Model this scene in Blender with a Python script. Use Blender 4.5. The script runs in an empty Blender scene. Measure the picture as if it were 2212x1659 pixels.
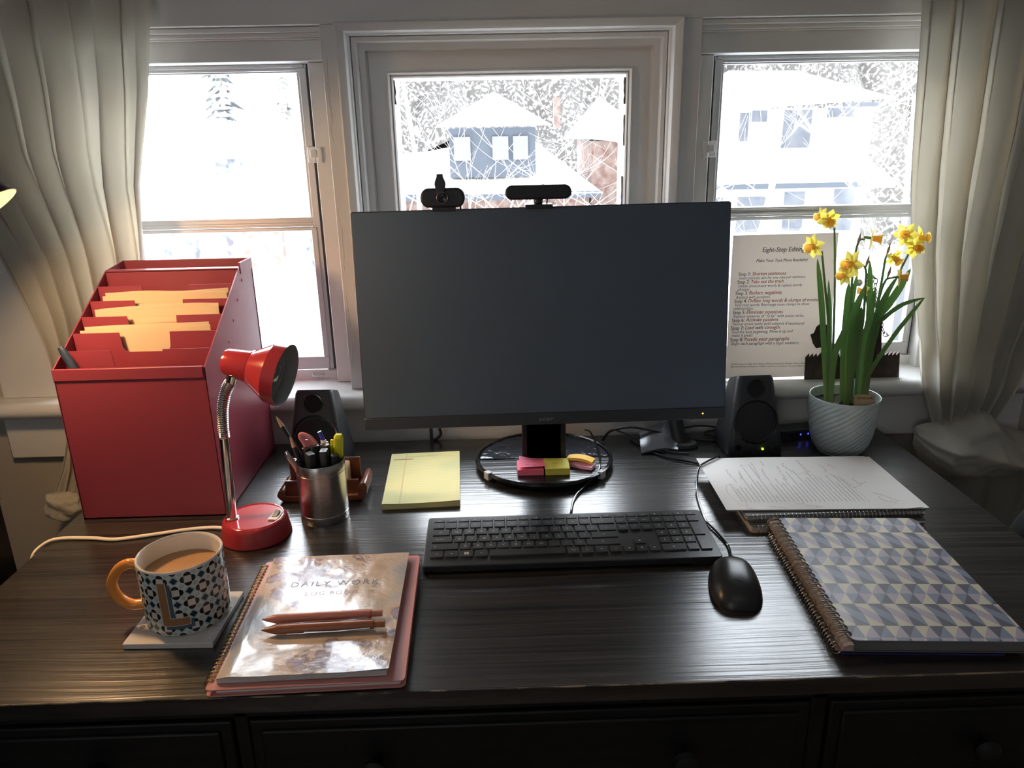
import bpy, bmesh, math, random
from mathutils import Vector, Matrix, Euler
import mathutils
random.seed(7)
PI = math.pi
SC = bpy.context.scene
COL = SC.collection
UP = 0.75          # height of the desk top over the floor; all coordinates below are relative to the desk top
V = Vector

# ------------------------------------------------------------------ materials
def s2l(c):
    return c / 12.92 if c <= 0.04045 else ((c + 0.055) / 1.055) ** 2.4
def hexc(h):
    h = h.lstrip('#'); return tuple(s2l(int(h[i:i + 2], 16) / 255) for i in (0, 2, 4))
def mat(name, col, rough=0.5, metal=0.0, spec=0.5, bump=None, coat=0, emis=None, estr=0, aniso=0, vary=None, sss=0):
    m = bpy.data.materials.new(name); m.use_nodes = True
    nt = m.node_tree; b = nt.nodes['Principled BSDF']
    c = hexc(col) if isinstance(col, str) else col
    b.inputs['Base Color'].default_value = (*c, 1)
    b.inputs['Roughness'].default_value = rough
    b.inputs['Metallic'].default_value = metal
    b.inputs['Specular IOR Level'].default_value = spec
    if coat: b.inputs['Coat Weight'].default_value = coat; b.inputs['Coat Roughness'].default_value = 0.06
    if emis: b.inputs['Emission Color'].default_value = (*(hexc(emis) if isinstance(emis, str) else emis), 1); b.inputs['Emission Strength'].default_value = estr
    if bump or vary:
        tc = nt.nodes.new('ShaderNodeTexCoord'); mp = nt.nodes.new('ShaderNodeMapping')
        nt.links.new(tc.outputs['Object'], mp.inputs[0])
        nz = nt.nodes.new('ShaderNodeTexNoise'); nt.links.new(mp.outputs[0], nz.inputs['Vector'])
    if bump:
        sc, st, dist = bump[:3]
        if len(bump) > 3: mp.inputs['Scale'].default_value = bump[3]
        nz.inputs['Scale'].default_value = sc; nz.inputs['Detail'].default_value = 5
        bp = nt.nodes.new('ShaderNodeBump'); bp.inputs['Strength'].default_value = st; bp.inputs['Distance'].default_value = dist
        nt.links.new(nz.outputs[0], bp.inputs['Height']); nt.links.new(bp.outputs[0], b.inputs['Normal'])
    if vary:
        c2, vs = vary[:2]
        n2 = nt.nodes.new('ShaderNodeTexNoise'); nt.links.new(mp.outputs[0], n2.inputs['Vector']); n2.inputs['Scale'].default_value = vs; n2.inputs['Detail'].default_value = 6
        rp = nt.nodes.new('ShaderNodeValToRGB'); lo, hi = (vary[2], vary[3]) if len(vary) > 2 else (0.35, 0.65)
        rp.color_ramp.elements[0].position = lo; rp.color_ramp.elements[0].color = (*c, 1)
        rp.color_ramp.elements[1].position = hi; rp.color_ramp.elements[1].color = (*(hexc(c2) if isinstance(c2, str) else c2), 1)
        nt.links.new(n2.outputs[0], rp.inputs[0]); nt.links.new(rp.outputs[0], b.inputs['Base Color'])
    return m
def glassy(name, tint=(1, 1, 1), gl=0.06):
    m = bpy.data.materials.new(name); m.use_nodes = True; nt = m.node_tree; nt.nodes.clear()
    o = nt.nodes.new('ShaderNodeOutputMaterial'); t = nt.nodes.new('ShaderNodeBsdfTransparent'); g = nt.nodes.new('ShaderNodeBsdfGlossy')
    t.inputs[0].default_value = (*tint, 1); g.inputs['Roughness'].default_value = 0.02
    lw = nt.nodes.new('ShaderNodeLayerWeight'); lw.inputs['Blend'].default_value = 0.25
    mu = nt.nodes.new('ShaderNodeMath'); mu.operation = 'MULTIPLY_ADD'; mu.inputs[1].default_value = 0.5; mu.inputs[2].default_value = gl
    x = nt.nodes.new('ShaderNodeMixShader'); nt.links.new(lw.outputs['Fresnel'], mu.inputs[0]); nt.links.new(mu.outputs[0], x.inputs[0])
    nt.links.new(t.outputs[0], x.inputs[1]); nt.links.new(g.outputs[0], x.inputs[2]); nt.links.new(x.outputs[0], o.inputs[0])
    return m
def cloth(name, col, trans=0.45, bumpsc=900):
    m = bpy.data.materials.new(name); m.use_nodes = True; nt = m.node_tree; nt.nodes.clear()
    o = nt.nodes.new('ShaderNodeOutputMaterial'); d = nt.nodes.new('ShaderNodeBsdfDiffuse'); t = nt.nodes.new('ShaderNodeBsdfTranslucent')
    c = hexc(col); d.inputs[0].default_value = (*c, 1); t.inputs[0].default_value = (*c, 1)
    x = nt.nodes.new('ShaderNodeMixShader'); x.inputs[0].default_value = trans
    tc = nt.nodes.new('ShaderNodeTexCoord'); mp = nt.nodes.new('ShaderNodeMapping'); mp.inputs['Scale'].default_value = (1, 1, 0.15)
    nz = nt.nodes.new('ShaderNodeTexNoise'); nz.inputs['Scale'].default_value = bumpsc; bp = nt.nodes.new('ShaderNodeBump'); bp.inputs['Strength'].default_value = 0.35; bp.inputs['Distance'].default_value = 0.0006
    nt.links.new(tc.outputs['Object'], mp.inputs[0]); nt.links.new(mp.outputs[0], nz.inputs['Vector']); nt.links.new(nz.outputs[0], bp.inputs['Height'])
    nt.links.new(bp.outputs[0], d.inputs['Normal'])
    nt.links.new(d.outputs[0], x.inputs[1]); nt.links.new(t.outputs[0], x.inputs[2]); nt.links.new(x.outputs[0], o.inputs[0])
    return m
def leafmat(name, col, trans=0.35, vary=None, rough=0.45):
    m = mat(name, col, rough, vary=vary); nt = m.node_tree
    b = nt.nodes['Principled BSDF']; o = nt.nodes['Material Output']
    t = nt.nodes.new('ShaderNodeBsdfTranslucent'); x = nt.nodes.new('ShaderNodeMixShader'); x.inputs[0].default_value = trans
    t.inputs[0].default_value = (*hexc(col), 1)
    nt.links.new(b.outputs[0], x.inputs[1]); nt.links.new(t.outputs[0], x.inputs[2]); nt.links.new(x.outputs[0], o.inputs[0])
    return m
def grainmat(name, c1, c2, rough, scale=(2.2, 130, 60), bstr=0.5, dist=0.0012, spec=0.5, nscale=1.0):
    m = bpy.data.materials.new(name); m.use_nodes = True; nt = m.node_tree; b = nt.nodes['Principled BSDF']
    tc = nt.nodes.new('ShaderNodeTexCoord'); mp = nt.nodes.new('ShaderNodeMapping'); mp.inputs['Scale'].default_value = scale
    wp = nt.nodes.new('ShaderNodeTexNoise'); wp.inputs['Scale'].default_value = 3.0
    va = nt.nodes.new('ShaderNodeVectorMath'); va.operation = 'MULTIPLY_ADD'; va.inputs[1].default_value = (0.02, 0.02, 0.02)
    nt.links.new(tc.outputs['Object'], wp.inputs['Vector']); nt.links.new(wp.outputs['Color'], va.inputs[0]); nt.links.new(tc.outputs['Object'], va.inputs[2])
    nt.links.new(va.outputs[0], mp.inputs[0])
    nz = nt.nodes.new('ShaderNodeTexNoise'); nz.inputs['Scale'].default_value = nscale; nz.inputs['Detail'].default_value = 7; nz.inputs['Roughness'].default_value = 0.6
    nt.links.new(mp.outputs[0], nz.inputs['Vector'])
    rp = nt.nodes.new('ShaderNodeValToRGB'); rp.color_ramp.elements[0].position = 0.36; rp.color_ramp.elements[1].position = 0.66
    rp.color_ramp.elements[0].color = (*hexc(c1), 1); rp.color_ramp.elements[1].color = (*hexc(c2), 1)
    nt.links.new(nz.outputs[0], rp.inputs[0]); nt.links.new(rp.outputs[0], b.inputs['Base Color'])
    bp = nt.nodes.new('ShaderNodeBump'); bp.inputs['Strength'].default_value = bstr; bp.inputs['Distance'].default_value = dist
    nb = nt.nodes.new('ShaderNodeTexNoise'); nb.inputs['Scale'].default_value = nscale * 1.15; nb.inputs['Detail'].default_value = 2.2; nb.inputs['Roughness'].default_value = 0.5; nt.links.new(mp.outputs[0], nb.inputs['Vector'])
    nt.links.new(nb.outputs[0], bp.inputs['Height']); nt.links.new(bp.outputs[0], b.inputs['Normal'])
    b.inputs['Roughness'].default_value = rough; b.inputs['Specular IOR Level'].default_value = spec
    return m

# ------------------------------------------------------------------ geometry
class MB:
    def __init__(s): s.v = []; s.f = []; s.m = []; s.T = Matrix.Identity(4); s.cm = 0
    def add(s, vs, fs, m=None):
        o = len(s.v); s.v += [s.T @ V(p) for p in vs]
        for f in fs: s.f.append([i + o for i in f]); s.m.append(s.cm if m is None else m)
        return s
    def box(s, x0, x1, y0, y1, z0, z1, m=None, R=None):
        vs = [(x, y, z) for z in (z0, z1) for y in (y0, y1) for x in (x0, x1)]
        if R is not None: vs = [R @ V(p) for p in vs]
        return s.add(vs, [(0, 2, 3, 1), (4, 5, 7, 6), (0, 1, 5, 4), (2, 6, 7, 3), (0, 4, 6, 2), (1, 3, 7, 5)], m)
    def prism(s, pts, h0, h1, axis='z', m=None, R=None):
        n = len(pts)
        def mk(p, h): return {'z': (p[0], p[1], h), 'y': (p[0], h, p[1]), 'x': (h, p[0], p[1])}[axis]
        vs = [mk(p, h0) for p in pts] + [mk(p, h1) for p in pts]
        if R is not None: vs = [R @ V(p) for p in vs]
        fs = [list(range(n))[::-1], list(range(n, 2 * n))] + [(i, (i + 1) % n, n + (i + 1) % n, n + i) for i in range(n)]
        return s.add(vs, fs, m)
    def lathe(s, prof, c=(0, 0, 0), R=None, seg=32, m=None, sx=1, sy=1):
        vs = []; fs = []; n = len(prof); R = R or Matrix.Identity(3)
        for j in range(seg):
            a = 2 * PI * j / seg
            for r, z in prof: vs.append(V(c) + R @ V((r * sx * math.cos(a), r * sy * math.sin(a), z)))
        for j in range(seg):
            k = (j + 1) % seg
            for i in range(n - 1):
                fs.append((j * n + i, k * n + i, k * n + i + 1, j * n + i + 1))
        if prof[0][0] > 1e-6: fs.append([j * n for j in range(seg)][::-1])
        if prof[-1][0] > 1e-6: fs.append([j * n + n - 1 for j in range(seg)])
        return s.add(vs, fs, m)
    def tube(s, pts, r, seg=8, m=None, closed=False, flat=1.0, nrm=None, caps=True):
        P = [V(p) for p in pts]; n = len(P); rs = r if isinstance(r, (list, tuple)) else [r] * n
        vs = []; fs = []
        def tan(i):
            a = P[(i - 1) % n] if (closed or i > 0) else P[i]; b = P[(i + 1) % n] if (closed or i < n - 1) else P[i]
            t = b - a
            return t.normalized() if t.length > 1e-9 else V((0, 0, 1))
        t0 = tan(0); u = V(nrm) if nrm is not None else (V((0, 0, 1)) if abs(t0.z) < .9 else V((1, 0, 0)))
        u = (u - t0 * u.dot(t0)).normalized()
        for i in range(n):
            t = tan(i); u = (u - t * u.dot(t))
            u = u.normalized() if u.length > 1e-9 else t.orthogonal().normalized()
            w = t.cross(u)
            for k in range(seg):
                a = 2 * PI * k / seg; vs.append(P[i] + u * (math.sin(a) * rs[i] * flat) + w * (math.cos(a) * rs[i]))
        for i in range(n if closed else n - 1):
            j = (i + 1) % n
            for k in range(seg): fs.append((i * seg + k, i * seg + (k + 1) % seg, j * seg + (k + 1) % seg, j * seg + k))
        if caps and not closed: fs.append(list(range(seg))[::-1]); fs.append([(n - 1) * seg + k for k in range(seg)])
        return s.add(vs, fs, m)
    def grid(s, fn, nu, nv, m=None, flip=False):
        vs = [fn(i / nu, j / nv) for j in range(nv + 1) for i in range(nu + 1)]; fs = []
        for j in range(nv):
            for i in range(nu):
                a = j * (nu + 1) + i; q = (a, a + 1, a + nu + 2, a + nu + 1); fs.append(q[::-1] if flip else q)
        return s.add(vs, fs, m)
    def slab(s, fn, nu, nv, thick, m=None, m2=None):
        """closed sheet: top surface fn(u,v), underside shifted by vector thick"""
        th = V(thick); o = len(s.v)
        top = [V(fn(i / nu, j / nv)) for j in range(nv + 1) for i in range(nu + 1)]; vs = top + [p + th for p in top]; N = len(top); fs = []
        for j in range(nv):
            for i in range(nu):
                a = j * (nu + 1) + i; fs.append((a, a + 1, a + nu + 2, a + nu + 1))
        k = len(fs)
        fs += [tuple(N + i for i in f[::-1]) for f in fs[:k]]
        rim = [i for i in range(nu)] + [j * (nu + 1) + nu for j in range(nv)] + [nv * (nu + 1) + i for i in range(nu, 0, -1)] + [j * (nu + 1) for j in range(nv, 0, -1)]
        for a, b in zip(rim, rim[1:] + rim[:1]): fs.append((b, a, a + N, b + N))
        o = len(s.f); s.add(vs, fs, m)
        if m2 is not None:
            for i in range(o + k, len(s.f)): s.m[i] = m2
        return s
    def text(s, txt, size, M, m=None, align='LEFT', shear=0, bold=0, width=None, spacing=1.0):
        c = bpy.data.curves.new('t', 'FONT'); c.body = txt; c.size = size; c.align_x = align; c.shear = shear; c.offset = bold; c.resolution_u = 2; c.space_character = spacing
        o = bpy.data.objects.new('t', c); COL.objects.link(o); dg = bpy.context.evaluated_depsgraph_get(); me = bpy.data.meshes.new_from_object(o.evaluated_get(dg))
        vs = [v.co.copy() for v in me.vertices]; fs = [tuple(p.vertices) for p in me.polygons]
        bpy.data.objects.remove(o); bpy.data.curves.remove(c); bpy.data.meshes.remove(me)
        if not vs: return s
        if width:
            w = max(v.x for v in vs) - min(v.x for v in vs); k = width / max(w, 1e-6); x0 = min(v.x for v in vs) if align == 'LEFT' else 0
            for v in vs: v.x = (v.x - x0) * k
        return s.add([M @ v for v in vs], fs, m)
def dup_free(name, mb, mats, smooth=35, bevel=0, bseg=2, weld=False):
    me = bpy.data.meshes.new(name); me.from_pydata([tuple(v) for v in mb.v], [], mb.f)
    for i, p in enumerate(me.polygons): p.material_index = mb.m[i]
    for m in (mats if isinstance(mats, (list, tuple)) else [mats]): me.materials.append(m)
    bm = bmesh.new(); bm.from_mesh(me)
    if weld: bmesh.ops.remove_doubles(bm, verts=bm.verts, dist=weld if isinstance(weld, float) else 1e-5)
    ang = math.radians(smooth)
    for f in bm.faces: f.smooth = smooth > 0
    for e in bm.edges:
        if len(e.link_faces) == 2 and e.calc_face_angle(0) > ang: e.smooth = False
    bm.to_mesh(me); bm.free(); me.update()
    return me
WL = {}
def tag(o, label=None, cat=None, group=None, kind=None):
    if label: o['label'] = label
    if cat: o['category'] = cat
    if group: o['group'] = group
    if kind: o['kind'] = kind
    return o
def thing(name, label, cat, loc, group=None):
    o = bpy.data.objects.new(name, None); COL.objects.link(o); o.location = loc; o.empty_display_size = 0.02; WL[o] = V(loc)
    return tag(o, label, cat, group)
def obj(name, mb, mats, parent=None, loc=None, smooth=35, bevel=0, bseg=2, weld=False, label=None, kind=None):
    base = WL[parent] if parent else V(loc or (0, 0, 0))
    mb.v = [v - base for v in mb.v]
    me = dup_free(name, mb, mats, smooth, weld=weld)
    o = bpy.data.objects.new(name, me); COL.objects.link(o)
    if parent: o.parent = parent
    else: o.location = base
    WL[o] = base
    if bevel:
        md = o.modifiers.new('bevel', 'BEVEL'); md.width = bevel; md.segments = bseg; md.limit_method = 'ANGLE'; md.angle_limit = math.radians(40)
    if label: o['label'] = label
    if kind: o['kind'] = kind
    return o
def struct(name, mb, mats, parent=None, **k):
    o = obj(name, mb, mats, parent, **k)
    o['kind'] = 'structure'
    return o
def rectpts(w, d, r, n=4, cx=0, cy=0):
    p = []
    for sx, sy, a0 in ((1, 1, 0), (-1, 1, 90), (-1, -1, 180), (1, -1, 270)):
        for k in range(n + 1):
            a = math.radians(a0 + 90 * k / n); p.append((cx + sx * (w / 2 - r) + r * math.cos(a), cy + sy * (d / 2 - r) + r * math.sin(a)))
    return p
def rotto(d, up=(0, 0, 1)):
    return V(d).normalized().to_track_quat('Z', 'Y').to_matrix()
def spline(pts, n=8):
    P = [V(p) for p in pts]; out = []
    for i in range(len(P) - 1):
        a = P[max(i - 1, 0)]; b = P[i]; c = P[i + 1]; d = P[min(i + 2, len(P) - 1)]
        for k in range(n):
            t = k / n; out.append(0.5 * ((2 * b) + (c - a) * t + (2 * a - 5 * b + 4 * c - d) * t * t + (3 * b - a - 3 * c + d) * t ** 3))
    out.append(P[-1]); return out
def noise(x, y=0, z=0): return mathutils.noise.noise(V((x, y, z)))
def lerp(a, b, t): return a + (b - a) * t
def itp(tab, x):
    if x <= tab[0][0]: return tab[0][1]
    for (a, b), (c, d) in zip(tab, tab[1:]):
        if x <= c: return b + (d - b) * (x - a) / (c - a)
    return tab[-1][1]

# ------------------------------------------------------------------ camera, world, view
cam = bpy.data.cameras.new('camera'); co = bpy.data.objects.new('camera', cam); COL.objects.link(co); SC.camera = co
cam.sensor_fit = 'HORIZONTAL'; cam.sensor_width = 36; cam.lens = 36 * 1623.3 / 2212; cam.clip_start = 0.01; cam.clip_end = 300
r, f, u = V((0.99952, -0.024, -0.01968)), V((0.01674, 0.95077, -0.30944)), V((0.02614, 0.30896, 0.95072))
M = Matrix((r, u, -f)).transposed().to_4x4(); M.translation = V((-0.0358, -0.7217, 0.6068)); co.matrix_world = M
SC.view_settings.view_transform = 'Standard'; SC.view_settings.look = 'None'; SC.view_settings.gamma = 1; SC.view_settings.use_curve_mapping = False
SC.view_settings.exposure = 0.5
SC.cycles.use_denoising = True
SC.cycles.max_bounces = 10; SC.cycles.diffuse_bounces = 5; SC.cycles.glossy_bounces = 4; SC.cycles.transparent_max_bounces = 16; SC.cycles.sample_clamp_indirect = 8
w = bpy.data.worlds.new('sky'); SC.world = w; w.use_nodes = True
nt = w.node_tree; bg = nt.nodes['Background']
tc = nt.nodes.new('ShaderNodeTexCoord'); sx = nt.nodes.new('ShaderNodeSeparateXYZ'); rp = nt.nodes.new('ShaderNodeValToRGB')
nt.links.new(tc.outputs['Generated'], sx.inputs[0]); nt.links.new(sx.outputs['Z'], rp.inputs[0]); nt.links.new(rp.outputs[0], bg.inputs[0])
rp.color_ramp.elements[0].color = (1.0, 0.97, 0.93, 1); rp.color_ramp.elements[1].color = (0.80, 0.90, 1.0, 1); rp.color_ramp.elements[1].position = 0.7
mr = nt.nodes.new('ShaderNodeMapRange'); mr.inputs['From Min'].default_value = -1; mr.inputs['From Max'].default_value = 1; mr.inputs['To Min'].default_value = 3.0; mr.inputs['To Max'].default_value = 15.0
nt.links.new(sx.outputs['Y'], mr.inputs['Value']); nt.links.new(mr.outputs[0], bg.inputs['Strength'])

# ------------------------------------------------------------------ shared materials
PAINT = mat('white_gloss_paint', (0.66, 0.65, 0.63), 0.32, bump=(55, 0.25, 0.002))
WALLP = mat('taupe_wall_paint', (0.42, 0.38, 0.32), 0.7, bump=(160, 0.15, 0.001))
ROOMP = mat('room_wall_paint', (0.70, 0.73, 0.76), 0.8, bump=(120, 0.1, 0.001))
CEILP = mat('ceiling_paint', (0.84, 0.85, 0.86), 0.85, bump=(120, 0.1, 0.001))
FLOORM = grainmat('floor_boards', '#6a5444', '#927a62', 0.4, (40, 2, 1), 0.2)
ALU = mat('grey_aluminium', (0.50, 0.50, 0.50), 0.42, 0.35, bump=(300, 0.05, 0.0005))
DARKGAP = mat('dark_track', (0.03, 0.035, 0.045), 0.5, bump=(200, 0.1, 0.0005))
GLASS = glassy('window_glass')
BLACKP = mat('black_plastic', (0.018, 0.019, 0.022), 0.42, bump=(900, 0.15, 0.0002))
BLACKG = mat('glossy_black_plastic', (0.012, 0.012, 0.014), 0.12, bump=(30, 0.03, 0.0005))
CHROME = mat('chrome', (0.72, 0.72, 0.72), 0.12, 1.0, bump=(50, 0.02, 0.0002))
WHITEP = mat('white_paper', (0.80, 0.79, 0.77), 0.75, bump=(40, 0.15, 0.001))
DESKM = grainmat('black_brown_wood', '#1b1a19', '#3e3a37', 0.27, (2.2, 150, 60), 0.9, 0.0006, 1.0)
DESKF = grainmat('black_brown_front', '#090909', '#151413', 0.5, (1.6, 30, 95), 0.4, 0.001, 0.4)
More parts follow.
